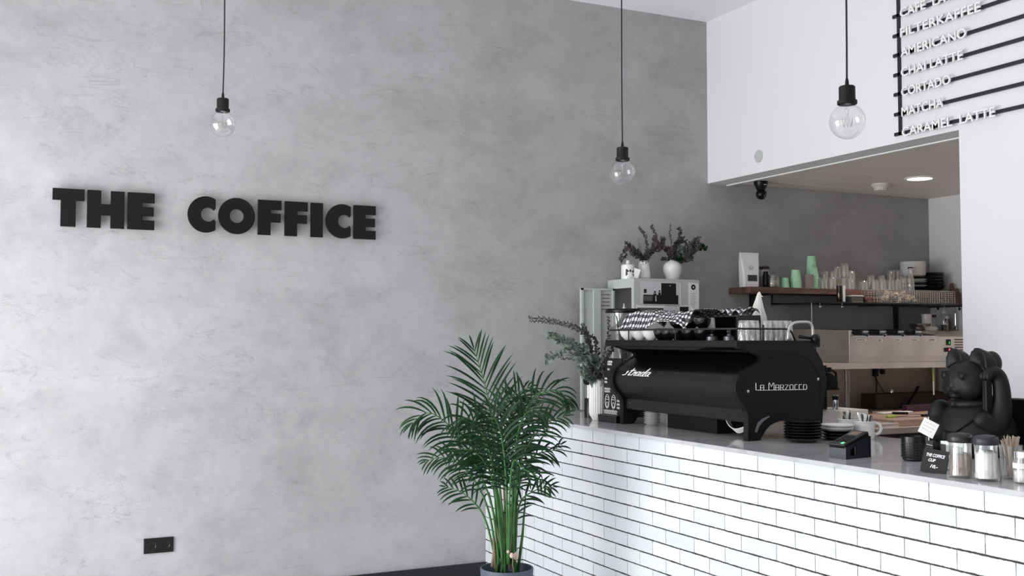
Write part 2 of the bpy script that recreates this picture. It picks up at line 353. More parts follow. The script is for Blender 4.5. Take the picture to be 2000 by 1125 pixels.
M = dict(
    plaster=plaster(), tiles=tiles(), marble=marble(),
    white=pmat('white wall paint', 'E6E5E6', 0.7, bump=0.12, bscale=90),
    wallfront=pmat('mid grey wall paint', '77777A', 0.8),
    ceil=pmat('white ceiling paint', 'F4F3F5', 0.8),
    floor=pmat('pale screed floor', 'E6E6E8', 0.35, var=0.08, vscale=2),
    black=pmat('matt black paint', '17181A', 0.5, var=0.1),
    blackwood=pmat('black painted skirting', '0F1216', 0.35),
    acryl=pmat('gloss black acrylic', '101112', 0.3, spec=0.3),
    mach=pmat('satin black powder coat', '07090B', 0.34, spec=0.5, bump=0.06, bscale=400),
    machflat=pmat('fine textured black enamel', '090A0A', 0.6, spec=0.3, bump=0.1, bscale=500),
    rubber=pmat('black rubber', '101010', 0.7),
    chrome=pmat('polished steel', 'D8D8D8', 0.12, 1.0),
    steel=brushed('brushed stainless steel', 'DDD5CF', 0.36),
    darksteel=pmat('dark satin steel', '6A6A6C', 0.35, 0.7),
    steelz=brushed('brushed stainless leg', '8F8884', 0.28, 'Z'),
    whitemetal=pmat('white lacquered lettering', 'F0F0EE', 0.4),
    menubar=pmat('dark menu rail', '1C1C24', 0.45),
    porcelain=pmat('white glazed porcelain', 'E9E8E5', 0.25, var=0.03),
    bisque=pmat('matt white ceramic', 'E4E3E0', 0.6),
    blackgl=pmat('black glazed stoneware', '0B0B0D', 0.1, coat=0.4),
    blackst=pmat('satin black stoneware', '101114', 0.3),
    glass=glassmat('clear glass'), bulbglass=glassmat('thin bulb glass', (0.93, 0.935, 0.94), 0.5, 0.045),
    glasst=glassmat('thick tumbler glass', (0.95, 0.95, 0.95), 0.8, 0.10, 0.05, haze=0.12),
    jarglass=glassmat('jar glass', (0.96, 0.97, 0.97), 0.6, 0.07, haze=0.03),
    cord=pmat('black fabric cord', '1A1A1C', 0.8),
    socketb=pmat('black lamp holder', '0B0B0C', 0.55, spec=0.3),
    pot=pmat('slate blue plastic pot', '4B5361', 0.55, var=0.05),
    soil=pmat('potting soil', '241C17', 0.95, var=0.4, vscale=60, bump=0.8, bscale=80),
    leaf=pmat('glossy palm leaf', '12331A', 0.5, spec=0.25, var=0.4, vscale=9),
    leafl=pmat('light palm stem green', '3C6635', 0.55, spec=0.25, var=0.25, vscale=20),
    stemdry=pmat('dry sheath', '7A6A55', 0.8, var=0.2),
    euc=pmat('dull eucalyptus leaf', '3B403B', 0.7, var=0.35, vscale=30),
    eucp=pmat('pale eucalyptus leaf', '767D74', 0.7, var=0.25, vscale=30),
    twig=pmat('dry twig', '5A5048', 0.8),
    dried=pmat('dusty dried blossom', '564C4B', 0.9, var=0.35, vscale=60),
    locker=pmat('pale grey enamelled steel', 'B9BCB8', 0.45, var=0.03),
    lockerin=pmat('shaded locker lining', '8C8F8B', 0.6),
    paper=pmat('white paper', 'E3E2DE', 0.8), photo_d=pmat('dark photo print', '161616', 0.35), photo_m=pmat('mid grey photo print', '55534F', 0.4),
    photo_l=pmat('light photo print', 'C9C9CB', 0.4),
    chalk=pmat('chalk white', 'F0F0F0', 0.9), board=pmat('blackboard', '0E0F10', 0.6),
    mint=pmat('mint green paper cup', 'B2E3BE', 0.6), mintl=pmat('pale mint paper cup', 'A6DDB4', 0.6), taupe=pmat('taupe cup', '8A7B77', 0.7),
    shelfw=wood('reddish brown shelf plank', '4A322C', '86645A', 1.0), boardw=wood('pale beech board', '8E7463', 'C0A38E', 0.8),
    boardd=wood('brown chopping board', '5B423B', '7C5C52', 1.0, 'Z'), darkwood=wood('dark stained timber', '1D1310', '3A2520', 1.0),
    gingham=gingham(),
    bag=pmat('white kraft coffee bag', 'EFEEEC', 0.7, bump=0.3, bscale=25),
    brownglass=pmat('brown bottle', '2E1512', 0.15, coat=0.5), cork=pmat('pale cap', '8E7F6C', 0.6),
    coffee=pmat('ground cinnamon sugar', '8C7467', 0.9, var=0.12, vscale=120), sugar=pmat('white sugar', 'F2EFEC', 0.9),
    beans=pmat('coffee beans', '1E1512', 0.5, var=0.5, vscale=160, bump=1.0, bscale=160),
    tilesk=pmat('kitchen splashback', 'B5ABA4', 0.5, var=0.08, vscale=4),
    label=pmat('printed white label', 'F6F4F0', 0.7),
    cloth=pmat('cream linen', 'E2DED8', 0.85, bump=0.3, bscale=50),
    croissant=pmat('crumpled pale paper', 'C9B8A6', 0.85, var=0.25, vscale=40),
    wire=pmat('galvanised wire', 'B5B0AA', 0.4, 0.4),
    limeg=pmat('lime plastic', 'A9C95C', 0.5),
    stick=pmat('birch stirrer', 'CBB9A4', 0.8, var=0.1, vscale=30),
    smoke=pmat('white plastic', 'D6D2CF', 0.5),
    panel=pmat('off-white ceiling panel', 'E3DCD7', 0.6),
    kdark=pmat('dark bounce damping grey', '4A4744', 0.5),  # unseen surfaces kept dark so less light bounces into the niche
    ledw=pmat('downlight diffuser', 'FFFFFF', 0.5, emit='FFF4EC', estr=4.0),
    screen_g=pmat('green indicator', '0A3010', 0.4, emit='20B050', estr=1.2), screen_r=pmat('red display', '300808', 0.4, emit='FF5060', estr=1.6),
    lcd=pmat('grey lcd', '6E6259', 0.3),
    catb=pmat('matt black flocked figure', '0F1110', 0.55, spec=0.35, bump=0.04, bscale=300),
    pink=pmat('dusty pink figurine', 'C7AFA4', 0.8, var=0.15, vscale=30),
    purple=pmat('deep plum plastic', '3A1C2C', 0.4),
)
def txt(name, s, size, mat, parent, Mx, ext=0.0, width=None, off=0.0, align='LEFT', shear=0.0, cap=False, sx=1.0):
    cu = bpy.data.curves.new(name, 'FONT'); cu.body = s; cu.size = size; cu.extrude = ext; cu.offset = off
    cu.align_x = align; cu.shear = shear; cu.resolution_u = 3
    o = bpy.data.objects.new(name, cu); COL.objects.link(o)
    bpy.context.view_layer.update()
    dg = bpy.context.evaluated_depsgraph_get(); me = bpy.data.meshes.new_from_object(o.evaluated_get(dg))
    bpy.data.objects.remove(o, do_unlink=True)
    if width:
        xs = [v.co.x for v in me.vertices]; k = width/(max(xs)-min(xs))
        for v in me.vertices: v.co.x = (v.co.x-min(xs))*k
    elif sx != 1.0:
        for v in me.vertices: v.co.x *= sx
    me.transform(Mx); me.materials.clear(); me.materials.append(mat); me.name = name
    ob = bpy.data.objects.new(name, me); COL.objects.link(ob)
    if parent is not None: ob.parent = parent
    return ob
def frame(o, x, y, n=None):
    """matrix taking local x,y to world directions x,y with origin o"""
    x = Vector(x).normalized(); y = Vector(y).normalized(); z = x.cross(y)
    m = Matrix((x, y, z)).transposed().to_4x4(); m.translation = Vector(o); return m
# ============================================================ THE ROOM
D = 6.27; XB = 4.70; XK = 6.94; CEIL = 3.874
S = struct
def sbox(name, dims, mat, label=None, bev=0.0):
    bm = new_bm(); box(bm, *dims, bev=bev); return struct(name, bm, mat, label)
sbox('floor', (-1.8, 7.1, -3.1, 6.4, -0.1, 0.0), M['floor'], 'pale screed floor')
sbox('wall_back', (-1.8, 7.1, D, D+0.15, 0.0, 3.95), M['plaster'], 'large trowelled grey plaster wall')
sbox('ceiling', (-1.8, XB+0.1, -3.1, D, CEIL, CEIL+0.1), M['ceil'], 'white ceiling')
bm = new_bm()
box(bm, XB, XB+0.17, -3.1, 4.03, 0.0, CEIL)
box(bm, XB, XB+0.17, 4.03, D, 2.675, CEIL)
struct('wall_right', bm, M['white'], 'white wall with bulkhead over the kitchen opening')
sbox('trim_1', (XB+0.17, XB+0.20, 4.03, D, 2.668, 2.72), M['whitemetal'], 'white edge strip under the bulkhead')
bm = new_bm()
ys = [2.0+0.292*i for i in range(16)]
for a, b in zip(ys, ys[1:]):
    b2 = min(b, D)
    if a < D: box(bm, XB+0.20, XK+0.1, a+0.004, b2-0.004, 2.69, 2.72, bev=0.003)
box(bm, XB+0.2, XK+0.1, 2.0, D, 2.70, 2.75)
struct('ceiling_kitchen', bm, M['panel'], 'low panelled ceiling of the kitchen niche')
sbox('wall_kitchen', (XK, XK+0.15, 1.9, D, 0.0, 2.8), M['white'], 'right end wall of the kitchen niche')
sbox('wall_kitchen_front', (XB+0.17, XK, 1.85, 2.0, 0.0, 2.8), M['kdark'])
sbox('floor_dark_sheet', (4.05, XK, 1.9, D, 0.0, 0.006), M['kdark'], 'unseen dark sheet added on the kitchen floor to cut bounced light')  # sheet added over the floor to dim light bounced onto the back wall
sbox('wall_front', (-1.8, 4.9, -3.25, -3.1, 0.0, 3.95), M['wallfront'])
# left wall with three street windows
bm = new_bm(); WX0, WX1 = -1.65, -1.5
wins = [(-2.35, 0.15), (0.5, 3.0), (3.35, 5.75)]
box(bm, WX0, WX1, -3.1, D, 0.0, 0.12); box(bm, WX0, WX1, -3.1, D, 2.7, 3.95)
edges = [-3.1]+[v for ab in wins for v in ab]+[D]
for a, b in zip(edges[0::2], edges[1::2]): box(bm, WX0, WX1, a, b, 0.12, 2.7)
struct('wall_left', bm, M['white'], 'street wall with windows')
for i, (a, b) in enumerate(wins):
    bm = new_bm(); t = 0.05
    for q in ((a, b, 0.12, 0.12+t), (a, b, 2.7-t, 2.7), (a, a+t, 0.12+t, 2.7-t), (b-t, b, 0.12+t, 2.7-t), ((a+b)/2-t/2, (a+b)/2+t/2, 0.12+t, 2.7-t)):
        box(bm, -1.61, -1.55, q[0], q[1], q[2], q[3])
    o = struct('window_%d' % (i+1), bm, M['black'])
    pane = boxo('pane', (-1.585, -1.575, a+t, b-t, 0.12+t, 2.7-t), M['glass'], o)
sbox('baseboard_back', (-1.5, 2.90, D-0.02, D, 0.0, 0.10), M['blackwood'], 'black skirting board below the plaster wall', bev=0.003)
sbox('trim_2', (2.905, 3.0, 5.92, D, 0.0, 0.81), M['tiles'], 'low white tiled pipe casing beside the counter', bev=0.004)

# ============================================================ COUNTER
CT = 1.055
ct = thing('service_counter', 'long counter clad in worn white brick-shaped tiles', 'counter', (3.5, 3.6, 0))
bm = new_bm(); box(bm, 3.0, 3.9, 1.0, 5.88, 0.0, 1.036); box(bm, 3.0, 3.78, 5.88, 6.265, 0.0, 1.036)
o = to_obj('tiled_front', bm, M['tiles'], ct); o.matrix_parent_inverse = Matrix.Translation((-3.5, -3.6, 0))
bm = new_bm()
prism(bm, [(2.985, 1.0), (4.0, 1.0), (4.0, 5.88), (3.79, 5.88), (3.79, 6.262), (2.985, 6.262)], 'Z', 1.036, CT, bev=0.003)
o = to_obj('worktop', bm, M['marble']); tag(o, 'polished pale grey stone worktop lying on the tiled counter', 'worktop')

# ============================================================ WALL LETTERS
def ZX(zx): return axx(80+0.34*zx, 6.24)
LZ0, LZ1 = 2.153, 2.361; LH = LZ1-LZ0
def lp(f): return LZ1-LH*f
def letter(ch, label, polys, hole=None):
    bm = new_bm()
    for poly in polys: prism(bm, poly, 'Y', 6.222, 6.237)
    bmesh.ops.remove_doubles(bm, verts=bm.verts[:], dist=1e-6)
    o = to_obj('sign_letter', bm, M['acryl'])
    # short studs hold it off the plaster
    me = o.data
    cx = sum(v.co.x for v in me.vertices)/len(me.vertices); cz = sum(v.co.z for v in me.vertices)/len(me.vertices)
    r = thing('sign_letter', label, 'sign letter', (cx, 6.237, LZ0), group='letters of the wall sign')
    o.name = 'letter_face'; o.parent = r; o.matrix_parent_inverse = Matrix.Translation((-cx, -6.237, -LZ0))
    bm = new_bm()
    xs = [v.co.x for v in me.vertices]
    spots = {'T': [(cx, 0.15), (cx, 0.8)], 'H': [(min(xs)+0.035, 0.2), (max(xs)-0.035, 0.2), (min(xs)+0.035, 0.8), (max(xs)-0.035, 0.8)]}.get(ch, [(min(xs)+0.03, 0.5), (min(xs)+0.035, 0.45)])
    for sx_, sz_ in spots:
        box(bm, sx_-0.006, sx_+0.006, 6.236, 6.2705, LZ0+LH*(1-sz_)-0.006, LZ0+LH*(1-sz_)+0.006)
    s = to_obj('stud', bm, M['black'], r); s.matrix_parent_inverse = Matrix.Translation((-cx, -6.237, -LZ0))
    return r
def R(x0, x1, f0, f1): return [(ZX(x0), lp(f0)), (ZX(x1), lp(f0)), (ZX(x1), lp(f1)), (ZX(x0), lp(f1))]
letter('T', 'black letter T, the first of the wall sign', [[(ZX(52), lp(0)), (ZX(237), lp(0)), (ZX(237), lp(.31)), (ZX(188), lp(.31)), (ZX(188), lp(1)), (ZX(100), lp(1)), (ZX(100), lp(.31)), (ZX(52), lp(.31))]])
letter('H', 'black letter H between the T and the E of THE', [[(ZX(a), lp(f)) for a, f in ((252, 0), (333, 0), (333, .36), (388, .36), (388, 0), (468, 0), (468, 1), (388, 1), (388, .66), (333, .66), (333, 1), (252, 1))]])
def EE(a, s, b, lab, F=False):
    pts = [(a, 0), (b, 0), (b, .27), (s, .27), (s, .38), (b-4, .38), (b-4, .63), (s, .63)]
    pts += [(s, 1), (a, 1)] if F else [(s, .74), (b, .74), (b, 1), (a, 1)]
    letter('F' if F else 'E', lab, [[(ZX(x), lp(f)) for x, f in pts]])
EE(485, 572, 641, 'black letter E ending the word THE')
EE(1237, 1310, 1372, 'black letter F right after the O', True)
EE(1391, 1463, 1523, 'black letter F right before the I', True)
EE(1788, 1857, 1915, 'black letter E at the right end of the wall sign')
letter('I', 'black letter I of the wall sign', [R(1541, 1611, 0, 1)])
def CC(x0, xc, xcut, hx, lab):
    cx_ = ZX(xc); rx = cx_-ZX(x0); rz = LH*0.505; cz_ = (LZ0+LZ1)/2; hr = 0.0405; hcx = ZX(hx); xr = ZX(xcut)
    pts = []
    a0 = math.acos(min(1, (xr-cx_)/rx))
    N = 40
    outer = [(cx_+rx*math.cos(a0+(2*PI-2*a0)*i/N), cz_+rz*math.sin(a0+(2*PI-2*a0)*i/N)) for i in range(N+1)]
    o0 = math.radians(38)
    inner = [(hcx+hr*math.cos(o0+(2*PI-2*o0)*i/N), cz_+hr*math.sin(o0+(2*PI-2*o0)*i/N)) for i in range(N+1)]
    # ring of quads between matching samples; the mouth stays open
    bm = new_bm(); y0, y1 = 6.222, 6.237
    def col(p): return bm.verts.new((p[0], y0, p[1])), bm.verts.new((p[0], y1, p[1]))
    O = [col(p) for p in [(xr, inner[0][1]+0.012)]+outer+[(xr, inner[-1][1]-0.012)]]
    I = [col(p) for p in [inner[0]]+inner+[inner[-1]]]
    for k in range(len(O)-1):
        bm.faces.new((O[k][0], O[k+1][0], I[k+1][0], I[k][0])) if (I[k+1][0] is not I[k][0]) else None
        bm.faces.new((O[k][1], I[k][1], I[k+1][1], O[k+1][1]))
        bm.faces.new((O[k][0], O[k][1], O[k+1][1], O[k+1][0])); bm.faces.new((I[k][0], I[k+1][0], I[k+1][1], I[k][1]))
    bm.faces.new((O[0][0], I[0][0], I[0][1], O[0][1])); bm.faces.new((O[-1][0], O[-1][1], I[-1][1], I[-1][0]))
    bmesh.ops.remove_doubles(bm, verts=bm.verts[:], dist=1e-5)
    o = to_obj('letter_face', bm, M['acryl'])
    r = thing('sign_letter', lab, 'sign letter', (cx_, 6.237, LZ0), group='letters of the wall sign'); o.parent = r; o.matrix_parent_inverse = Matrix.Translation((-cx_, -6.237, -LZ0))
    bm = new_bm(); sx_ = ZX(x0)+0.03; box(bm, sx_-.006, sx_+.006, 6.236, 6.2705, cz_-.006, cz_+.006)
    s = to_obj('stud', bm, M['black'], r); s.matrix_parent_inverse = Matrix.Translation((-cx_, -6.237, -LZ0))
CC(832, 937, 993, 950, 'black letter C starting the second word of the wall sign')
CC(1628, 1722, 1771, 1735, 'black letter C between the I and the last E')
bm = new_bm(); cx_ = ZX(1115); rx = ZX(1220)-cx_; cz_ = (LZ0+LZ1)/2; N = 56
rings = [[(cx_+a*math.cos(2*PI*i/N), y, cz_+b*math.sin(2*PI*i/N)) for i in range(N)] for a, b, y in ((rx, LH*.51, 6.222), (rx, LH*.51, 6.237), (0.0405, 0.0405, 6.237), (0.0405, 0.0405, 6.222))]
vr = [[bm.verts.new(p) for p in r] for r in rings]
for a, b in zip(vr, vr[1:]+vr[:1]):
    for i in range(N): bm.faces.new((a[i], a[(i+1) % N], b[(i+1) % N], b[i]))
o = to_obj('letter_face', bm, M['acryl']); r = thing('sign_letter', 'round black letter O of the wall sign', 'sign letter', (cx_, 6.237, LZ0), group='letters of the wall sign')
o.parent = r; o.matrix_parent_inverse = Matrix.Translation((-cx_, -6.237, -LZ0))
bm = new_bm(); box(bm, cx_-.08, cx_-.068, 6.236, 6.2705, cz_-.006, cz_+.006)
s = to_obj('stud', bm, M['black'], r); s.matrix_parent_inverse = Matrix.Translation((-cx_, -6.237, -LZ0))

# ============================================================ MENU BOARD
mb = thing('menu_board', 'black menu rails with raised white drink names on the white bulkhead', 'menu board', (4.70, 4.4, 2.7))
inv = Matrix.Translation((-4.70, -4.4, -2.7))
def mpart(o): o.parent = mb; o.matrix_parent_inverse = inv; return o
mpart(boxo('upright_rail', (4.686, 4.7, 4.424, 4.441, 2.715, 3.86), M['menubar']))
rows = [2.724, 2.840, 2.956, 3.070, 3.185, 3.300, 3.415, 3.530, 3.645, 3.760]
for z in rows: mpart(boxo('cross_rail', (4.686, 4.7, 2.2, 4.474, z-0.0095, z+0.0095), M['menubar']))
names = [('CARAMEL  LATTE', .625), ('MATCHA', .295), ('CORTADO', .345), ('CHAI LATTE', .43), ('AMERICANO', .455), ('FILTERKAFFEE', .55), ('CAFE  LATTE', .46)]
for (s, wd), z in zip(names, rows):
    mpart(txt('lettering', s, 0.073, M['whitemetal'], None, frame((4.664, 4.392, z-0.027), (0, -1, 0), (0, 0, 1)), ext=0.0045, width=wd, off=0.0012))
    bm = new_bm()
    for k in range(3): box(bm, 4.668, 4.688, 4.392-wd*(0.2+0.3*k)-0.003, 4.392-wd*(0.2+0.3*k)+0.003, z-0.003, z+0.003)
    mpart(to_obj('spacer', bm, M['black']))

# round blanking plate
bm = new_bm(); lathe(bm, [(0, 0.0), (0.0435, 0.0), (0.0435, 0.004), (0.0415, 0.006), (0, 0.006)], 40)
o = to_obj('blanking_plate', bm, pmat('pale grey plastic', 'BFC0BE', 0.5), smooth=True, auto=30)
o.matrix_world = Matrix.Translation((4.70, 5.695, 2.788)) @ Matrix.Rotation(-PI/2, 4, 'Y')
tag(o, 'small round grey plate on the white bulkhead', 'blanking plate')

# wall sockets
ws = thing('double_socket', 'black double power socket low on the plaster wall', 'socket', (0.877, 6.27, 0.38))
boxo('frame', (-0.08, 0.08, -0.011, 0, -0.042, 0.042), M['acryl'], ws, bev=0.002)
for sx_ in (-0.037, 0.037):
    bm = new_bm()
    Mx = Matrix.Translation((sx_, -0.013, 0)) @ Matrix.Rotation(PI/2, 4, 'X')
    lathe(bm, [(0.0, -0.010), (0.0185, -0.010), (0.0195, 0.0), (0.0215, 0.001), (0.0215, -0.003)], 32, M=Mx)
    so = to_obj('socket_insert', bm, M['blackgl'], ws, smooth=True, auto=30)
    bm = new_bm()
    for a, b in ((-0.0095, 0), (0.0095, 0), (0.0, 0.012)): lathe(bm, [(0, 0), (0.0025, 0), (0.0025, 0.004), (0, 0.004)], 10, M=Matrix.Translation((sx_+a, -0.006, b)) @ Matrix.Rotation(PI/2, 4, 'X'))
    to_obj('contact', bm, M['chrome'], so)

# ============================================================ PENDANT BULBS
def pendant(x, y, zb, label, bend):
    t = thing('pendant_lamp', label, 'lamp', (x, y, CEIL), group='bare bulb pendants')
    zc = zb-CEIL     # bulb centre
    R_ = 0.0625; ztop = zc+0.150
    bm = new_bm(); lathe(bm, [(0, 0), (0.05, 0), (0.05, -0.02), (0.045, -0.026), (0, -0.026)], 32); to_obj('ceiling_rose', bm, M['socketb'], t, smooth=True, auto=40)
    bm = new_bm(); L = -ztop
    tube(bm, [(bend*math.sin(k/12*PI)*0.6+bend*math.sin(k/12*PI*3)*0.25, 0, -L*k/12) for k in range(13)], 0.0034, 8)
    to_obj('cord', bm, M['cord'], t, smooth=True)
    bm = new_bm()
    lathe(bm, [(0.0035, ztop+0.006), (0.006, ztop-0.004), (0.0075, ztop-0.022), (0.0255, ztop-0.024), (0.0285, ztop-0.028), (0.0285, ztop-0.070), (0.030, ztop-0.074), (0.0345, ztop-0.076), (0.0345, ztop-0.088), (0.030, ztop-0.090), (0.024, ztop-0.088), (0.0, ztop-0.086)], 36)
    to_obj('lamp_holder', bm, M['socketb'], t, smooth=True, auto=35)
    b = new_bm()
    zn = ztop-0.086-zc   # neck top relative to centre
    prof = [(0.0165, zn+0.004), (0.0175, zn-0.006)]
    prof += [(0.021, 0.058)] if zn > 0.06 else []
    a0 = math.radians(66)
    for k in range(25):
        a = a0-(a0+PI/2)*k/24; prof.append((max(0, R_*math.cos(a)), R_*math.sin(a)))
    lathe(b, [(r, z+zc) for r, z in prof], 48)
    bulb = to_obj('bulb', b, M['bulbglass'], t, smooth=True)
    b = new_bm(); lathe(b, [(0.0175, zc+zn+0.012), (0.018, zc+zn-0.001), (0.0, zc+zn-0.001)], 32); to_obj('bulb_cap', b, M['chrome'], bulb, smooth=True, auto=40)
    b = new_bm()
    lathe(b, [(0.0, zc+zn), (0.009, zc+zn), (0.007, zc+zn-0.024), (0.0035, zc+0.012), (0.0035, zc+0.006), (0, zc+0.004)], 16)
    to_obj('glass_stem', b, M['bulbglass'], bulb, smooth=True)
    b = new_bm()
    n = 8; zz0, zz1 = zc+0.010, zc-0.020
    pts = []
    for k in range(n*2+1):
        a = 2*PI*k/(n*2); rr = 0.015+0.004*(k % 2); pts.append((rr*math.cos(a), rr*math.sin(a), zz0 if k % 2 else zz1))
    tube(b, pts, 0.0006, 4)
    tube(b, [(0, 0, zc+0.01), (0.003, 0, zc-0.02)], 0.0008, 4)
    to_obj('filament', b, M['cork'], bulb)
pendant(0.996, 5.20, 2.586, 'bare bulb pendant hanging in front of the plaster wall above the sign', 0.006)
pendant(2.755, 4.357, 2.350, 'bare bulb pendant hanging lowest, in the middle of the picture', -0.004)
pendant(2.706, 2.797, 2.312, 'nearest bare bulb pendant, hanging in front of the white bulkhead beside the menu', 0.005)

# ============================================================ KITCHEN CEILING FITTINGS
sc = thing('security_camera', 'small black dome camera hanging under the bulkhead', 'camera', (5.05, 6.10, 2.69))
bm = new_bm(); lathe(bm, [(0, 0), (0.052, 0), (0.050, -0.02), (0.036, -0.052), (0.028, -0.066), (0, -0.066)], 32); to_obj('mount', bm, M['acryl'], sc, smooth=True, auto=40)
bm = new_bm(); ellipsoid(bm, (0.0, -0.004, -0.094), (0.040, 0.040, 0.040), u=28, v=16); cb = to_obj('ball_housing', bm, M['acryl'], sc, smooth=True)
bm = new_bm(); lathe(bm, [(0, 0.0385), (0.016, 0.0385), (0.018, 0.034)], 24, M=Matrix.Translation((0, -0.004, -0.094)) @ Matrix.Rotation(math.radians(115), 4, 'X') @ Matrix.Rotation(0.3, 4, 'Y')); to_obj('lens', bm, M['glass'], cb)
boxo('badge', (-0.012, 0.012, -0.047, -0.043, -0.030, -0.022), M['paper'], sc)
sd = thing('smoke_detector', 'white smoke detector on the kitchen ceiling left of the downlight', 'smoke detector', (5.93, 5.80, 2.69))
bm = new_bm(); lathe(bm, [(0, 0), (0.066, 0), (0.066, -0.012), (0.056, -0.024), (0.050, -0.028), (0.046, -0.048), (0.024, -0.054), (0, -0.056)], 40); to_obj('housing', bm, M['smoke'], sd, smooth=True, auto=30)
bm = new_bm()
for k in range(10):
    a = 2*PI*k/10; lathe(bm, [(0, 0), (0.003, 0), (0.003, 0.004), (0, 0.004)], 6, c=(0.047*math.cos(a), 0.047*math.sin(a), -0.040))
to_obj('vent', bm, M['black'], sd)
dl = thing('downlight', 'round glowing recessed downlight in the kitchen ceiling', 'downlight', (5.96, 5.46, 2.69))
bm = new_bm(); lathe(bm, [(0.105, 0.0), (0.105, -0.005), (0.088, -0.008), (0.086, -0.002), (0.086, 0.0)], 48); to_obj('trim_ring', bm, M['whitemetal'], dl, smooth=True, auto=40)
bm = new_bm(); lathe(bm, [(0, -0.003), (0.086, -0.003)], 48); to_obj('diffuser', bm, M['ledw'], dl)
def spot(x, y, e):
    l = bpy.data.lights.new('downlight_light', 'SPOT'); l.energy = e; l.color = (1, 0.90, 0.83); l.spot_size = math.radians(112); l.spot_blend = 0.35; l.shadow_soft_size = 0.08
    lo = bpy.data.objects.new('downlight_light', l); COL.objects.link(lo); lo.location = (x, y, 2.675)
spot(5.96, 5.46, 30)
# two more of the same downlights nearer the room, outside the picture
for x_, lb in ((5.35, 'recessed downlight over the kitchen aisle, left of two'), (6.4, 'recessed downlight over the kitchen aisle, right of two')):
    d2 = dup(dl, (x_, 4.05, 2.69), 0, lb); spot(x_, 4.05, 56)
def wp(name, bm, mat, parent, **k):
    """mesh part given in room coordinates, stored relative to its (unrotated) thing"""
    loc = Vector((0, 0, 0)); p = parent
    while p is not None: loc += p.location; p = p.parent
    bmesh.ops.translate(bm, verts=bm.verts[:], vec=-loc)
    return to_obj(name, bm, mat, parent, **k)
def wbox(name, dims, mat, parent, bev=0.0, **k):
    bm = new_bm(); box(bm, *dims, bev=bev); return wp(name, bm, mat, parent, **k)

# ============================================================ ESPRESSO MACHINE
YN, YF = 4.03, 5.17
em = thing('espresso_machine', 'large matt black espresso machine with white lettering on the counter', 'espresso machine', (3.45, 4.6, CT))
front = [(3.192, 1.496), (3.325, 1.463), (3.340, 1.450), (3.329, 1.434), (3.240, 1.398), (3.194, 1.369), (3.176, 1.342), (3.170, 1.318), (3.172, 1.290), (3.182, 1.268), (3.199, 1.245), (3.230, 1.214), (3.243, 1.196), (3.246, 1.17)]
panel = [(3.192, 1.533), *front, (3.240, 1.055), (3.318, 1.055), (3.328, 1.080), (3.345, 1.104), (3.375, 1.128), (3.410, 1.142), (3.455, 1.147), (3.60, 1.143), (3.635, 1.12), (3.648, 1.055), (3.700, 1.055), (3.706, 1.14), (3.708, 1.219), (3.724, 1.262), (3.736, 1.30), (3.737, 1.345), (3.728, 1.39), (3.708, 1.439), (3.636, 1.533)]
for y0, lab in ((YN, 'near'), (YF-0.035, 'far')):
    bm = new_bm(); prism(bm, panel, 'Y', y0, y0+0.035, bev=0.004); 
    sp = wp('side_panel', bm, M['machflat'], em)
    if y0 == YN:
        bm = new_bm(); tube(bm, spline([(p[0], YN-0.001, p[1]) for p in [(3.372, 1.449), (3.43, 1.462), (3.506, 1.469), (3.56, 1.464), (3.602, 1.453), (3.640, 1.426), (3.666, 1.396), (3.690, 1.355), (3.700, 1.30), (3.690, 1.22)]], 5), 0.0022, 6)
        wp('embossed_line', bm, M['machflat'], sp, smooth=True)
        bm = new_bm(); prism(bm, [(3.283, 1.098), (3.300, 1.140), (3.330, 1.160), (3.372, 1.172), (3.374, 1.167), (3.338, 1.148), (3.312, 1.126), (3.297, 1.095)], 'Y', YN-0.0015, YN+0.002)
        wp('leg_highlight', bm, pmat('grey edge highlight', '6F7274', 0.5), sp)  # pale strip along the leg curve, bevel reflection put into the colour
        for px_, pz_ in ((3.244, 1.291), (3.679, 1.342)):
            bm = new_bm(); lathe(bm, [(0, 0.005), (0.004, 0.005), (0.0075, 0.003), (0.0085, 0), (0.0085, -0.001)], 20, M=Matrix.Translation((px_, YN, pz_)) @ Matrix.Rotation(PI/2, 4, 'X'))
            wp('screw', bm, M['chrome'], sp, smooth=True, auto=40)
# barrel between the panels
def offs(p, d): return (p[0]+d, p[1])
bar = [(3.47, 1.470), (3.40, 1.463), (3.36, 1.452), (3.33, 1.438), (3.262, 1.405), (3.214, 1.375), (3.196, 1.348), (3.188, 1.322), (3.189, 1.296), (3.198, 1.27), (3.216, 1.245), (3.240, 1.222), (3.256, 1.204)]
bm = new_bm()
sm = spline([(p[0], 0, p[1]) for p in bar], 4)
ya, yb = YN+0.03, YF-0.03
rows_ = [[bm.verts.new((p.x, y, p.z)) for p in sm] for y in (ya, yb)]
for i in range(len(sm)-1): bm.faces.new((rows_[0][i], rows_[0][i+1], rows_[1][i+1], rows_[1][i]))
back_ = [bm.verts.new((3.60, y, z)) for y in (ya, yb) for z in (1.47, 1.20)]
bm.faces.new((rows_[0][0], rows_[1][0], back_[2], back_[0])); bm.faces.new((rows_[0][-1], back_[1], back_[3], rows_[1][-1]))
barrel = wp('barrel_housing', bm, M['mach'], em, smooth=True, auto=40)
wbox('lower_skirt', (3.258, 3.66, YN+0.03, YF-0.03, 1.140, 1.206), M['mach'], em, bev=0.006)
wbox('back_housing', (3.50, 3.70, YN+0.03, YF-0.03, 1.20, 1.50), M['mach'], em)
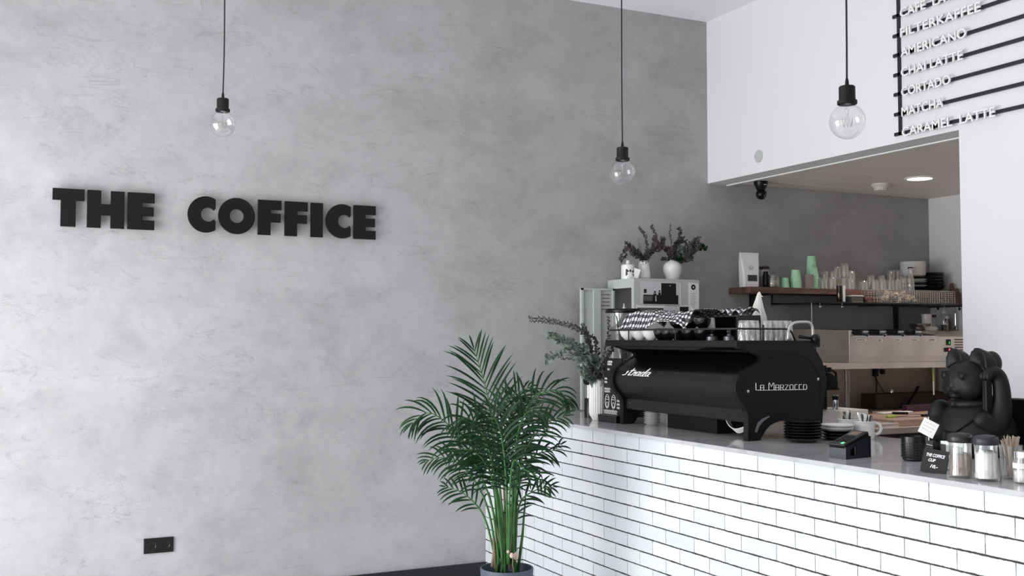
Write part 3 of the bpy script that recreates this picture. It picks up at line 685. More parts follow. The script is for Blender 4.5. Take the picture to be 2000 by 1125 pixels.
# cup tray
bm = new_bm(); box(bm, 3.180, 3.70, YN+0.001, YF+0.055, 1.500, 1.533, bev=0.004)
prism(bm, [(4.30, 1.501), (5.222, 1.501), (5.04, 1.484), (4.40, 1.484)], 'X', 3.21, 3.60)
tray = wp('cup_tray', bm, M['machflat'], em)
bm = new_bm(); rz = 1.590; x0 = 3.196
pts = [(3.60, YF+0.042, rz), (x0+0.02, YF+0.042, rz), (x0, YF+0.02, rz), (x0, YN+0.05, rz), (x0+0.006, YN+0.032, rz), (x0+0.025, YN+0.025, rz), (3.50, YN+0.025, rz), (3.525, YN+0.025, rz-0.004), (3.54, YN+0.025, rz-0.018), (3.56, YN+0.025, 1.533)]
tube(bm, pts, 0.005, 10); wp('cup_rail', bm, M['black'], em, smooth=True)
bm = new_bm()
for y in (4.10, 4.55, 5.0): tube(bm, [(x0, y, rz), (x0, y, 1.533)], 0.0035, 6)
tube(bm, [(3.36, YN+0.025, rz+0.02), (3.36, YN+0.025, 1.533)], 0.006, 8)
wp('rail_post', bm, M['black'], em)
# steam lever on the near side
bm = new_bm(); tube(bm, spline([(3.510, 4.05, 1.535), (3.515, 4.05, 1.585), (3.535, 4.05, 1.612), (3.565, 4.05, 1.622), (3.635, 4.05, 1.624), (3.658, 4.05, 1.612), (3.668, 4.05, 1.585), (3.672, 4.052, 1.50), (3.700, 4.06, 1.44)], 6), 0.0075, 12)
wand = wp('steam_wand', bm, M['steelz'] if False else pmat('satin nickel tube', 'C9C5BF', 0.3, 0.6), em, smooth=True)
bm = new_bm(); tube(bm, [(3.575, 4.04, 1.552), (3.655, 4.035, 1.543)], [0.009, 0.007], 10); kn = wp('lever_arm', bm, M['acryl'], em, smooth=True)
bm = new_bm(); ellipsoid(bm, (3.668, 4.030, 1.541), (0.0245,)*3, u=28, v=18); wp('knob', bm, M['acryl'], kn, smooth=True)
wbox('drip_box', (3.345, 3.60, 4.405, 4.845, CT, 1.141), M['machflat'], em, bev=0.002)
# stroke lettering
def strokes(name, polys, fr, thick, w_, mat, parent, closed=False):
    """flat ribbon letters from polylines in (u,v); fr maps u,v,w to room"""
    bm = new_bm()
    for pl in polys:
        pts = [fr @ Vector((u, v, 0)) for u, v in pl]
        tube(bm, pts, w_, 6, flat=thick)
    return wp(name, bm, mat, parent)
def poly_letters(word, glyphs, h, adv):
    out = []; x = 0
    for ch in word:
        g = glyphs.get(ch)
        if g is None: x += adv*0.7; continue
        wd, pls = g
        for pl in pls: out.append([(x+a*h, b*h) for a, b in pl])
        x += wd*h+adv*0.25
    return out, x
G = {'L': (.5, [[(0, 1), (0, 0), (.5, 0)]]), 'a': (.55, [[(0, 0), (0, .62), (.12, .7), (.5, .7), (.5, 0)], [(0, .32), (.5, .32)]]),
     'M': (.85, [[(0, 0), (0, .9), (.12, 1), (.40, .45), (.68, 1), (.80, .9), (.80, 0)]]),
     'r': (.55, [[(0, 0), (0, .7), (.42, .7), (.5, .6), (.5, .42), (.42, .33), (0, .33)], [(.25, .33), (.5, 0)]]),
     'z': (.55, [[(0, .7), (.5, .7), (0, 0), (.5, 0)]]), 'o': (.58, [[(.1, 0), (0, .12), (0, .58), (.1, .7), (.42, .7), (.52, .58), (.52, .12), (.42, 0), (.1, 0)]]),
     'c': (.50, [[(.42, .72), (.1, .72), (0, .6), (0, .12), (.1, 0), (.46, 0)]])}
pls, wd = poly_letters('La Marzocco', G, 0.034, 0.026)
k = 0.324/wd
pls = [[(u*k, v) for u, v in pl] for pl in pls]
pls.append([(0.012, -0.001), (0.31, -0.001)])
strokes('maker_lettering', pls, frame((3.292, YN-0.0015, 1.2965), (1, 0, -0.01), (0, 0, 1)), 0.6, 0.0024, M['whitemetal'], sp if False else em)
# slanted script badge on the barrel
sc_ = {'s': (.8, [[(-.1, 0), (.25, .05), (.42, .2), (.32, .38), (.5, .55), (.35, .1), (.1, 0)]]),
       't': (.55, [[(.0, 0), (.35, .95), (.12, .2), (.18, 0), (.5, .1)], [(0, .62), (.75, .68)]]),
       'r': (.62, [[(0, 0), (.2, .5), (.28, .38), (.55, .5), (.38, .05), (.6, .0)]]),
       'a': (.72, [[(.55, .48), (.2, .5), (.0, .2), (.08, .0), (.35, .08), (.6, .5), (.45, .05), (.7, 0)]]),
       'd': (.78, [[(.5, .48), (.2, .5), (.0, .2), (.08, .0), (.35, .08), (.85, 1.0), (.45, .05), (.72, 0)]])}
pls, wd = poly_letters('strada', sc_, 0.044, 0.006)
pls = [[(u+0.55*v, v) for u, v in pl] for pl in pls]; mx = max(u for pl in pls for u, v in pl); pls = [[(u*0.27/mx, v) for u, v in pl] for pl in pls]
strokes('model_lettering', [[(u, v) for u, v in spline([(a, b, 0) for a, b in pl], 3) for _ in (0,)] if False else [(q.x, q.y) for q in spline([(a, b, 0) for a, b in pl], 3)] for pl in pls],
        frame((3.1925, 5.055, 1.338), (0, -1, 0), (0.35, 0, 1)), 0.8, 0.0034, M['whitemetal'], em)
bm = new_bm(); lathe(bm, [(0, 0.006), (0.016, 0.006), (0.02, 0)], 6, M=Matrix.Translation((3.203, 4.765, 1.356)) @ Matrix.Rotation(-PI/2+0.33, 4, 'Y')); wp('badge', bm, M['acryl'], em)
bm = new_bm(); lathe(bm, [(0, 0.004), (0.003, 0.004), (0.0035, 0)], 10, M=Matrix.Translation((3.257, 5.08, 1.178)) @ Matrix.Rotation(-PI/2, 4, 'Y')); wp('screw', bm, M['chrome'], em)
# white hoses below the machine
bm = new_bm()
for k_ in range(5):
    o_ = 0.006*k_
    tube(bm, spline([(3.36+o_, 4.36, 1.150), (3.34+o_, 4.30, 1.108-o_*.6), (3.33+o_, 4.23, 1.094-o_*.8), (3.34+o_, 4.15, 1.118), (3.37+o_, 4.10, 1.150)], 5), 0.0032, 6)
wp('hose_bundle', bm, M['bisque'], em, smooth=True)

# ============================================================ CROCKERY BUILDERS
def lathe_thing(name, label, cat, loc, prof, mat, group=None, seg=32, part=None, ribs=None, auto=40):
    bm = new_bm(); lathe(bm, prof, seg, ribs=ribs); o = to_obj(name, bm, mat, smooth=True, auto=auto)
    o.location = loc; return tag(o, label, cat, group)
def dcopy(o, loc, label=None, rz=0, scale=None, group=None):
    c = o.copy(); COL.objects.link(c); c.location = loc; c.rotation_euler = (0, 0, rz)
    if label: c['label'] = label
    if scale: c.scale = scale
    if group: c['group'] = group
    return c
def plate_prof(r, h): return [(0, 0), (r*.62, 0), (r*.66, h*.12), (r*.93, h*.78), (r, h), (r*.985, h*1.08), (r*.9, h*.92), (r*.62, h*.32), (0, h*.28)]
def bowl_prof(r, h, t=0.004): return [(0, 0), (r*.42, 0), (r*.46, 0.004), (r*.78, h*.34), (r*.94, h*.68), (r, h), (r-t, h), (r*.9-t*.6, h*.66), (r*.72, h*.36), (r*.3, 0.012), (0, 0.010)]
def glass_prof(r0, r1, h, t=0.0025, b=0.008): return [(0, 0), (r0*.94, 0), (r0, 0.003), (r1, h), (r1-t, h), (r0-t, b), (0, b)]

# cups on the tray
TZ = 1.5335
def ypx(px, X):
    t = math.tan(YAW+math.atan((px-1000)/2062.8)); return X/t
wc = lathe_thing('coffee_cup', 'white cup at the left end of the cup tray', 'cup', (3.275, ypx(1228, 3.275), TZ), bowl_prof(0.056, 0.066), M['porcelain'], 'white cups on the machine')
dcopy(wc, (3.275, ypx(1250, 3.275), TZ), 'white cup on the machine between two other white cups')
dcopy(wc, (3.275, ypx(1272, 3.275), TZ), 'white cup on the machine directly beside the black cups')
bc = lathe_thing('black_cup', 'small black cup next to the last white cup on the machine', 'cup', (3.262, ypx(1291, 3.262), TZ), bowl_prof(0.044, 0.060), M['blackgl'], 'black cups on the machine')
dcopy(bc, (3.262, ypx(1306, 3.262), TZ), 'second small black cup from the white cups on the machine')
b2 = lathe_thing('black_cup', 'black cup on the tray, bottom row, left of the two largest', 'cup', (3.275, ypx(1325, 3.275), TZ), bowl_prof(0.054, 0.060), M['blackgl'], 'black cups on the machine')
dcopy(b2, (3.275, ypx(1349, 3.275), TZ), 'black cup on the tray, middle of the three larger ones in the bottom row')
dcopy(b2, (3.275, ypx(1374, 3.275), TZ), 'black cup on the tray, bottom row, rightmost')
for px, lb in ((1325, 'black cup stacked on the left one of the larger black cups'), (1349, 'black cup stacked on the middle one of the larger black cups'), (1373, 'black cup stacked on the rightmost black cup under the towel edge')):
    dcopy(b2, (3.280, ypx(px, 3.280), TZ+0.0615), lb, scale=(0.96, 0.96, 0.85))
# back row that carries the towel
for px, lb in ((1270, 'white cup in the back row under the towel, left'), (1294, 'white cup in the back row under the towel, right')):
    dcopy(wc, (3.41, ypx(px, 3.41), TZ), lb)
for px, lb in ((1335, 'black cup in the back row under the towel, left'), (1368, 'black cup in the back row under the towel, right')):
    dcopy(b2, (3.41, ypx(px, 3.41), TZ), lb)

# gingham towel
bm = new_bm(); uvl = bm.loops.layers.uv.new('uv'); NS, NTT = 90, 40; grid = []
random.seed(3)
for i in range(NS+1):
    s = i/NS; row = []
    y = 5.150-0.66*s
    for j in range(NTT+1):
        t = j/NTT
        xf = 3.206+0.004*math.sin(s*9)
        x = xf+(0.33)*t
        zt = 1.684+0.010*math.sin(s*7)+0.004*math.sin(s*31+t*5)
        zf = 1.586 if s < 0.42 else 1.586+min(1, (s-0.42)/0.2)*0.046
        if s > 0.85: zf -= (s-.85)*0.25
        hump = min(1, t/0.22); hump = hump*hump*(3-2*hump)
        z = zf+(zt-zf)*hump+0.004*noise.noise(Vector((s*22, t*9, 1)))*2
        z += 0.004*math.sin(s*40+t*11)*(0.2+0.8*hump)*0.7
        if s < 0.06: z -= (0.06-s)*0.7*hump
        if t > 0.85: z -= (t-0.85)*0.2
        x += 0.006*noise.noise(Vector((s*14, t*6, 9)))
        row.append(bm.verts.new((x, y, max(z, 1.6012) if x > 3.222 else z)))
    grid.append(row)
for i in range(NS):
    for j in range(NTT):
        f = bm.faces.new((grid[i][j], grid[i+1][j], grid[i+1][j+1], grid[i][j+1]))
        for lp_, (a, b) in zip(f.loops, ((i, j), (i+1, j), (i+1, j+1), (i, j+1))): lp_[uvl].uv = (a/NS*0.66/0.028+b/NTT*1.2, b/NTT*0.37/0.020)
tw = to_obj('tea_towel', bm, M['gingham'], smooth=True); tag(tw, 'crumpled black and white gingham towel lying over the cups on the machine', 'towel')
md = tw.modifiers.new('thick', 'SOLIDIFY'); md.thickness = 0.0025; md.offset = 1
# second towel bunch
bm = new_bm(); uvl = bm.loops.layers.uv.new('uv'); grid = []
for i in range(31):
    s = i/30; row = []
    for j in range(13):
        t = j/12; row.append(bm.verts.new((3.40+0.10*t, 4.42-0.17*s, 1.684+0.014*math.sin(s*13+t*3)-0.02*abs(t-.5)+0.006*noise.noise(Vector((s*9, t*5, 4))))))
    grid.append(row)
for i in range(30):
    for j in range(12):
        f = bm.faces.new((grid[i][j], grid[i+1][j], grid[i+1][j+1], grid[i][j+1]))
        for lp_, (a, b) in zip(f.loops, ((i, j), (i+1, j), (i+1, j+1), (i, j+1))): lp_[uvl].uv = (a*0.2+b*.1, b*0.25)
t2 = to_obj('folded_towel', bm, M['gingham'], smooth=True); tag(t2, 'small bunched gingham cloth on top of the black caddy', 'towel')
md = t2.modifiers.new('thick', 'SOLIDIFY'); md.thickness = 0.004; md.offset = 1
# black caddy and tampers between cups and glasses
cad = thing('accessory_caddy', 'black open caddy with a grey front between cups and glasses on the machine', 'caddy', (3.44, 4.35, TZ))
wbox('back_plate', (3.50, 3.508, 4.25, 4.47, TZ, TZ+0.128), M['black'], cad, bev=0.002)
wbox('top_plate', (3.36, 3.508, 4.25, 4.47, TZ+0.118, TZ+0.126), M['black'], cad, bev=0.002)
for y in (4.25, 4.462): wbox('side_plate', (3.36, 3.508, y, y+0.008, TZ, TZ+0.118), M['black'], cad)
bm = new_bm(); prism(bm, [(-0.03, 0.062), (0.03, 0.062), (0.022, 0.115), (-0.022, 0.115)], 'X', -0.003, 0.003)
g = tag(to_obj('grey_card', bm, pmat('mid grey card', '6D6D6C', 0.6)), 'grey trapezoid card on the steel tamper beside the black cups', 'card'); g.location = (3.295, 4.375, TZ+0.0)
tp = thing('tamper', 'polished steel tamper with a black handle standing on the machine', 'tamper', (3.295, 4.375, TZ))
bm = new_bm(); lathe(bm, [(0, 0), (0.029, 0), (0.029, 0.018), (0.012, 0.024), (0.010, 0.032)], 28); to_obj('base', bm, M['darksteel'], tp, smooth=True, auto=40)
bm = new_bm(); lathe(bm, [(0.010, 0.032), (0.016, 0.045), (0.012, 0.055), (0, 0.0615)], 24); to_obj('handle', bm, M['acryl'], tp, smooth=True)
tp2 = dup(tp, (3.335, 4.285, TZ), 0, 'steel tamper with a black handle right beside the upturned glasses')
# facetted tumblers upside down
def tumbler_bm(r0, r1, h, facets=True):
    bm = new_bm(); lathe(bm, [(0, h), (r0*.9, h), (r0, h-0.004), (r1, 0), (r1-0.003, 0), (r0-0.004, h-0.014), (0, h-0.014)], 24)
    if facets:
        for k in range(10):   # slanting cut ribs
            a = 2*PI*k/10; pts = []
            for q in range(6):
                f = q/5; rr = r1+(r0-r1)*(0.12+0.8*f)+0.0006; aa = a+0.9*f
                pts.append((rr*math.cos(aa), rr*math.sin(aa), h*(0.10+0.78*f)))
            tube(bm, pts, 0.0016, 5)
    return bm
tumb = to_obj('glass_tumbler', tumbler_bm(0.0245, 0.029, 0.098), M['glasst'], smooth=True, auto=30)
tag(tumb, 'upturned cut glass tumbler at the left end of the front row', 'glass', 'cut glass tumblers on the machine')
tumb.location = (axx(1452, 4.13), 4.13, TZ)
for n_, (px, lb) in enumerate(((1472, 'second upturned cut glass tumbler from the left, before the gap'), (1497, 'upturned cut glass tumbler right after the gap'), (1517, 'fourth upturned cut glass tumbler from the left'), (1537, 'upturned cut glass tumbler nearest the steam wand'))):
    dcopy(tumb, (axx(px, 4.13), 4.13, TZ), lb, rz=0.3*n_)
for n_, (px, lb) in enumerate(((1462, 'back row tumbler behind the leftmost pair'), (1507, 'back row tumbler behind the gap and the third glass'), (1528, 'back row tumbler at the right end'))):
    dcopy(tumb, (axx(px, 4.21), 4.205, TZ), lb, rz=0.5*n_, scale=(1, 1, 1.02))
# white pointed bag
bm = new_bm()
prof_ = [(0.0, 0.050, 0.040), (0.06, 0.050, 0.038), (0.12, 0.044, 0.03), (0.18, 0.028, 0.018), (0.225, 0.014, 0.008), (0.245, 0.010, 0.006), (0.256, 0.004, 0.003)]
rg = []
for z, a, b in prof_:
    rg.append([bm.verts.new((0.012*(z/0.25)**2+a*math.cos(2*PI*k/16)*(1+0.12*math.sin(k*2.3+z*20)), b*math.sin(2*PI*k/16)*(1+0.12*math.cos(k*3.1+z*30)), z)) for k in range(16)])
for a, b in zip(rg, rg[1:]):
    for k_ in range(16): bm.faces.new((a[k_], a[(k_+1) % 16], b[(k_+1) % 16], b[k_]))
bm.faces.new(rg[0][::-1]); bm.faces.new(rg[-1])
prism(bm, [(0.008, 0.236), (0.034, 0.228), (0.012, 0.250)], 'Y', -0.004, 0.004)
o = to_obj('pointed_bag', bm, M['cloth']); o.location = (3.645, 4.445, TZ); o.rotation_euler = (0, 0, -0.7); tag(o, 'upright pointed cream bag standing behind the glasses on the machine', 'bag')
# folded napkin, dark box
bm = new_bm(); prism(bm, [(-0.045, 0), (0.045, 0), (0.04, 0.04), (-0.038, 0.115)], 'Y', -0.004, 0.004)
o = to_obj('folded_napkin', bm, M['paper']); o.location = (3.60, 4.90, TZ); o.rotation_euler = (0, 0, -0.4); o.scale = (1.0, 1, 1.62); tag(o, 'white folded napkin poking up behind the gingham towel', 'napkin')
o = boxo('storage_box', (3.56, 3.66, 4.58, 4.80, TZ, TZ+0.148), M['acryl'], bev=0.003); tag(o, 'low black box behind the gingham towel on the machine', 'box')
o = lathe_thing('crumpled_napkin', 'white crumpled napkin tucked at the left end of the towel', 'napkin', (3.34, 5.20, TZ), [(0, 0), (0.03, 0.0), (0.038, 0.03), (0.03, 0.07), (0.012, 0.092), (0, 0.095)], M['paper'], seg=9)

# saucers under the machine
sau = to_obj('saucer', (lambda b: (lathe(b, plate_prof(0.048, 0.012), 32), b)[1])(new_bm()), M['porcelain'], smooth=True, auto=40)
gold = M['bisque']
tag(sau, 'bottom saucer of the left stack under the machine', 'saucer', 'saucers stacked under the machine'); sau.location = (3.375, 5.04, CT)
for k_ in range(1, 7): dcopy(sau, (3.375, 5.04, CT+0.0112*k_), 'saucer %s the bottom one in the left stack under the machine' % ('just above' if k_ == 1 else ['', '', 'two above', 'three above', 'four above', 'five above', 'topmost, six above'][k_]))
for k_ in range(7): dcopy(sau, (3.42, 4.905, CT+0.0105*k_), 'saucer number %d from below in the smaller stack beside the drip box' % (k_+1), scale=(0.82, 0.82, 0.92))

# black plates and white plates at the right of the machine
bp_ = to_obj('black_plate', (lambda b: (lathe(b, plate_prof(0.087, 0.019), 48), b)[1])(new_bm()), M['blackst'], smooth=True, auto=40)
WO = ['bottom', 'second from below', 'third from below', 'fourth from below', 'fifth from below', 'sixth from below', 'topmost']
tag(bp_, 'black plate, bottom of the tall stack beside the machine foot', 'plate', 'tall stack of black plates'); bp_.location = (3.455, 3.895, CT); 
for k_ in range(1, 7): dcopy(bp_, (3.455+0.002*math.sin(k_*3), 3.895, CT+0.0135*k_), 'black plate, %s in the tall stack beside the machine foot' % WO[k_])
for k_ in range(3):
    dcopy(bp_, (3.675, 3.90, CT+0.0135*k_), 'black plate, %s in the low stack under the two white plates' % WO[k_], scale=(0.82, 0.82, 0.95), group='black plates under the white plates')
wp_ = to_obj('white_plate', (lambda b: (lathe(b, plate_prof(0.079, 0.018), 48), b)[1])(new_bm()), M['porcelain'], smooth=True, auto=40)
tag(wp_, 'lower white plate on the short black stack', 'plate', 'white plates beside the machine'); wp_.location = (3.675, 3.90, CT+0.041)
dcopy(wp_, (3.677, 3.898, CT+0.055), 'upper white plate on the short black stack')

# enamel mugs
def mug(loc, rz, label):
    t = thing('enamel_mug', label, 'mug', loc, rz, 'white enamel mugs')
    bm = new_bm(); lathe(bm, [(0, 0), (0.046, 0), (0.049, 0.004), (0.0505, 0.080), (0.056, 0.083), (0.0555, 0.087), (0.0495, 0.086), (0.048, 0.005), (0, 0.005)], 40); to_obj('body', bm, M['porcelain'], t, smooth=True, auto=50)
    bm = new_bm(); tube(bm, spline([(0.049, 0, 0.074), (0.068, 0, 0.073), (0.082, 0, 0.060), (0.082, 0, 0.040), (0.068, 0, 0.024), (0.049, 0, 0.021)], 5), 0.0055, 10, flat=1.4); to_obj('handle', bm, M['porcelain'], t, smooth=True)
    return t
mug((3.865, 4.025, CT), -0.45, 'left white enamel mug full of sachets and spoons')
mug((3.835, 3.885, CT), -0.45, 'right white enamel mug with its handle to the right')
random.seed(11)
for cx_, cy_, n_, what in ((3.865, 4.025, 11, 'left'), (3.835, 3.885, 11, 'right')):
    for k_ in range(n_):
        a = random.uniform(0, 2*PI); r_ = random.uniform(0.008, 0.030); lean = Matrix.Rotation(random.uniform(-0.5, 0.5), 4, 'X') @ Matrix.Rotation(random.uniform(-0.45, 0.45), 4, 'Y') @ Matrix.Rotation(random.uniform(0, 3), 4, 'Z')
        bm = new_bm(); wd_ = random.uniform(0.006, 0.011); hh = random.uniform(0.085, 0.115)
        if k_ % 3 == 2: tube(bm, [(0, 0, -0.045), (0, 0, hh*.5), (0.004, 0, hh*.6)], [0.002, 0.002, 0.005], 8, flat=.4); mt = M['black'] if k_ % 2 else M['chrome']; nm, cat_ = 'spoon', 'spoon'
        else: box(bm, -wd_, wd_, -0.0016, 0.0016, -0.04, hh*.58, bev=0.001); mt = (M['paper'], M['photo_m'], M['locker'])[k_ % 3]; nm, cat_ = 'sugar_sachet', 'sachet'
        bmesh.ops.transform(bm, matrix=lean, verts=bm.verts[:])
        o = to_obj(nm, bm, mt); o.location = (cx_+r_*math.cos(a)*.8, cy_+r_*math.sin(a)*.8, CT+0.064)
        tag(o, ('small spoon' if nm == 'spoon' else 'paper sugar sachet')+' leaning in the %s white enamel mug' % what, cat_, '%ss in the %s mug' % (cat_, what))

# card terminal
ct_ = thing('card_terminal', 'black card terminal wedge with a green lamp on the counter edge', 'card terminal', (3.19, 3.31, CT), math.radians(8.7))
side = [(-0.082, 0), (0.080, 0), (0.072, 0.088), (0.045, 0.093), (-0.075, 0.052), (-0.082, 0.046)]
hole = [(-0.035, 0.020), (-0.008, 0.020), (-0.008, 0.046), (-0.035, 0.034)]
bm = new_bm()
for y in (-0.042, 0.036):   # two cheeks, each with its window
    def rgt(p): return p
    o4 = [(-0.082, 0), (0.080, 0), (0.072, 0.088), (-0.075, 0.050)]; h4 = [(-0.052, 0.010), (-0.012, 0.010), (-0.012, 0.050), (-0.052, 0.038)] if y < 0 else [(-0.06, 0.004), (0.05, 0.004), (0.05, 0.068), (-0.06, 0.042)]
    va = [[bm.verts.new((p[0], yy, p[1])) for p in q] for yy in (y, y+0.006) for q in (o4, h4)]
    for a, b in ((0, 1), (2, 3)):
        for i in range(4): bm.faces.new((va[a][i], va[a][(i+1) % 4], va[b][(i+1) % 4], va[b][i]))
    for a, b in ((0, 2), (1, 3)):
        for i in range(4): bm.faces.new((va[a][i], va[a][(i+1) % 4], va[b][(i+1) % 4], va[b][i]))
box(bm, -0.082, -0.074, -0.042, 0.042, 0, 0.048); box(bm, 0.068, 0.080, -0.042, 0.042, 0.0, 0.086)
to_obj('cradle', bm, pmat('dark slate plastic', '191E24', 0.35), ct_)
bm = new_bm(); Mt = Matrix.Translation((-0.006, 0, 0.072)) @ Matrix.Rotation(-math.atan2(0.043, 0.148), 4, 'Y'); box(bm, -0.082, 0.082, -0.040, 0.040, -0.008, 0.012, bev=0.005, M=Mt)
hs = to_obj('handset', bm, M['acryl'], ct_)
bm = new_bm(); box(bm, 0.028, 0.066, -0.024, 0.026, 0.0122, 0.0132, M=Mt); to_obj('screen', bm, M['lcd'], hs)
bm = new_bm()
for i in range(4):
    for j in range(3): box(bm, -0.052+i*0.018, -0.042+i*0.018, -0.026+j*0.020, -0.014+j*0.020, 0.0118, 0.0142, bev=0.001, M=Mt)
to_obj('keypad', bm, M['machflat'], hs)
bm = new_bm(); box(bm, -0.076, -0.062, -0.030, -0.016, 0.0118, 0.0145, bev=0.001, M=Mt); to_obj('green_key', bm, pmat('lit green key', '6FD0A0', 0.4, emit='60D8A0', estr=0.8), hs)

# black textured tumbler
t = thing('textured_tumbler', 'black tumbler with a grid of raised dots near the price cards', 'tumbler', (3.334, 3.111, CT))
bm = new_bm(); lathe(bm, [(0, 0), (0.036, 0), (0.042, 0.006), (0.045, 0.020), (0.0462, 0.097), (0.0442, 0.097), (0.043, 0.008), (0, 0.006)], 48); to_obj('body', bm, M['blackst'], t, smooth=True, auto=50)
bm = new_bm()
for i in range(6):
    for k_ in range(26):
        a = 2*PI*k_/26; ellipsoid(bm, (0.0455*math.cos(a), 0.0455*math.sin(a), 0.018+0.0105*i), (0.0028,)*3, u=6, v=4)
to_obj('raised_dots', bm, M['blackgl'], t, smooth=True)

# jars
def jar(loc, fill, fm, label, tint):
    t = thing('shaker_jar', label, 'jar', loc)
    bm = new_bm(); lathe(bm, [(0, 0.0), (0.040, 0.0), (0.0425, 0.006), (0.0425, 0.020), (0.0385, 0.032), (0.0375, 0.110), (0.0385, 0.122), (0.0385, 0.134), (0.0355, 0.134), (0.0345, 0.112), (0.0355, 0.032), (0.038, 0.010), (0, 0.006)], 40, ribs=(14, 0.05, 0.030, 0.112)); to_obj('jar_glass', bm, M['jarglass'], t, smooth=True, auto=60)
    bm = new_bm(); lathe(bm, [(0, 0.0065), (0.037, 0.0105), (0.0348, 0.032), (0.0338, fill-0.004), (0.02, fill+0.004), (0.0, fill)], 32); to_obj('contents', bm, fm, t, smooth=True, auto=60)
    bm = new_bm(); lathe(bm, [(0.041, 0.124), (0.0425, 0.126), (0.0425, 0.142), (0.040, 0.149), (0.030, 0.155), (0.012, 0.158), (0, 0.158)], 40); ld = to_obj('lid', bm, tint, t, smooth=True, auto=40)
    bm = new_bm(); box(bm, -0.012, 0.012, -0.0365, -0.018, 0.150, 0.1555, bev=0.002); to_obj('flap', bm, tint, ld)
    return t
jar((3.083, 2.665, CT), 0.078, M['coffee'], 'glass shaker jar half full of brown sugar with a black lid', pmat('worn black lid', '24221F', 0.35))
jar((3.094, 2.566, CT), 0.098, M['sugar'], 'glass shaker jar of white sugar with a dark grey lid', pmat('dark grey lid', '2B2C31', 0.45))
t = thing('small_jar', 'small glass jar with a white label at the right edge of the counter', 'jar', (3.150, 2.462, CT))
bm = new_bm(); lathe(bm, [(0, 0), (0.031, 0), (0.034, 0.005), (0.034, 0.07), (0.028, 0.085), (0.028, 0.098), (0.0258, 0.098), (0.026, 0.084), (0.0315, 0.068), (0.0315, 0.006), (0, 0.005)], 32); to_obj('jar_glass', bm, M['jarglass'], t, smooth=True, auto=50)
bm = new_bm(); lathe(bm, [(0.029, 0.088), (0.0295, 0.107), (0.026, 0.110), (0, 0.110)], 32); to_obj('lid', bm, M['chrome'], t, smooth=True, auto=40)
bm = new_bm()
n_ = 14; vs_ = []
for k_ in range(n_+1):
    a = PI+0.35+(-1.5+3.0*k_/n_); vs_.append((bm.verts.new((0.0345*math.cos(a), 0.0345*math.sin(a), 0.052)), bm.verts.new((0.0345*math.cos(a), 0.0345*math.sin(a), 0.070))))
for a, b in zip(vs_, vs_[1:]): bm.faces.new((a[0], b[0], b[1], a[1]))
to_obj('label_band', bm, M['paper'], t)
bm = new_bm(); lathe(bm, [(0, 0.0055), (0.030, 0.0065), (0.031, 0.042), (0, 0.045)], 24); to_obj('contents', bm, M['sugar'], t, smooth=True)
# stirrer glass
t = thing('stirrer_glass', 'clear glass behind the small jar holding wooden stirrers', 'glass', (3.214, 2.562, CT))
bm = new_bm(); lathe(bm, glass_prof(0.031, 0.040, 0.118), 36); to_obj('body', bm, M['jarglass'], t, smooth=True, auto=50)
random.seed(5)
st0 = None
for k_ in range(26):
    a0_, a1_ = random.uniform(0, 2*PI), 0; a1_ = a0_+random.uniform(1.8, 3.6); rb, rt = random.uniform(.004, .020), random.uniform(0.010, 0.034)
    p0 = Vector((rb*math.cos(a0_), rb*math.sin(a0_), 0.010)); p1 = Vector((rt*math.cos(a1_), rt*math.sin(a1_), random.uniform(0.128, 0.152)))
    bm = new_bm(); d_ = (p1-p0); L_ = d_.length; box(bm, -0.0028, 0.0028, -0.0007, 0.0007, 0, L_, bev=0.0005)
    q_ = d_.to_track_quat('Z', 'X').to_matrix().to_4x4() @ Matrix.Rotation(random.uniform(0, 3), 4, 'Z'); q_.translation = p0
    bmesh.ops.transform(bm, matrix=q_, verts=bm.verts[:])
    o = to_obj('stirrer', bm, M['stick']); o.location = (3.214, 2.562, CT); tag(o, 'thin wooden stirrer standing in the clear glass beside the jars', 'stirrer', 'wooden stirrers in the glass')

# cards
def easel_card(name, label, loc, rz, tilt, w_, h_, mat, lines=(), roll=0.0):
    t = thing(name, label, 'card', loc, rz)
    Mx = Matrix.Rotation(-tilt, 4, 'X') @ Matrix.Rotation(roll, 4, 'Y')
    bm = new_bm(); box(bm, -w_/2, w_/2, 0, 0.003, 0, h_, bev=0.0008, M=Mx); to_obj('card_face', bm, mat, t)
    bm = new_bm(); prism(bm, [(0.003, 0.0), (0.045, 0.0), (0.005+math.tan(tilt)*h_*.7, h_*.7)], 'X', -0.002, 0.002); to_obj('prop', bm, mat, t)
    for s, x, z, sz, wd_ in lines:
        o = txt('chalk_writing', s, sz, M['chalk'], t, Mx @ frame((x, -0.0006, z), (1, 0, 0), (0, 0, 1)), ext=0.0002, width=wd_, off=0.0006, shear=0.3)
    return t
easel_card('price_card', 'small black card reading THE COFFICE CUP with a price, beside the brown sugar jar', (3.085, 2.79, CT), math.radians(-62), 0.30, 0.092, 0.088, M['board'],
           (('THE COFFICE', -0.034, 0.060, 0.016, 0.066), ('CUP', -0.024, 0.042, 0.015, 0.026), ('10,-', -0.014, 0.020, 0.016, 0.028)), roll=0.12)
t = thing('clip_card', 'white handwritten card tilted on a thin stand above the black price card', 'card', (3.205, 2.915, CT), math.radians(-64))
Mx = Matrix.Translation((0, 0, 0.150)) @ Matrix.Rotation(math.radians(26), 4, 'Y')
bm = new_bm(); box(bm, -0.030, 0.030, -0.0008, 0.0008, -0.030, 0.030, M=Mx); to_obj('card_face', bm, M['paper'], t)
bm = new_bm(); tube(bm, [(0, 0.003, 0.003), (0, 0.003, 0.192)], 0.0018, 6); to_obj('stand', bm, M['whitemetal'], t)
bm = new_bm(); lathe(bm, [(0, 0), (0.022, 0), (0.022, 0.004), (0, 0.004)], 24); to_obj('foot', bm, M['whitemetal'], t)
bm = new_bm()
random.seed(4)
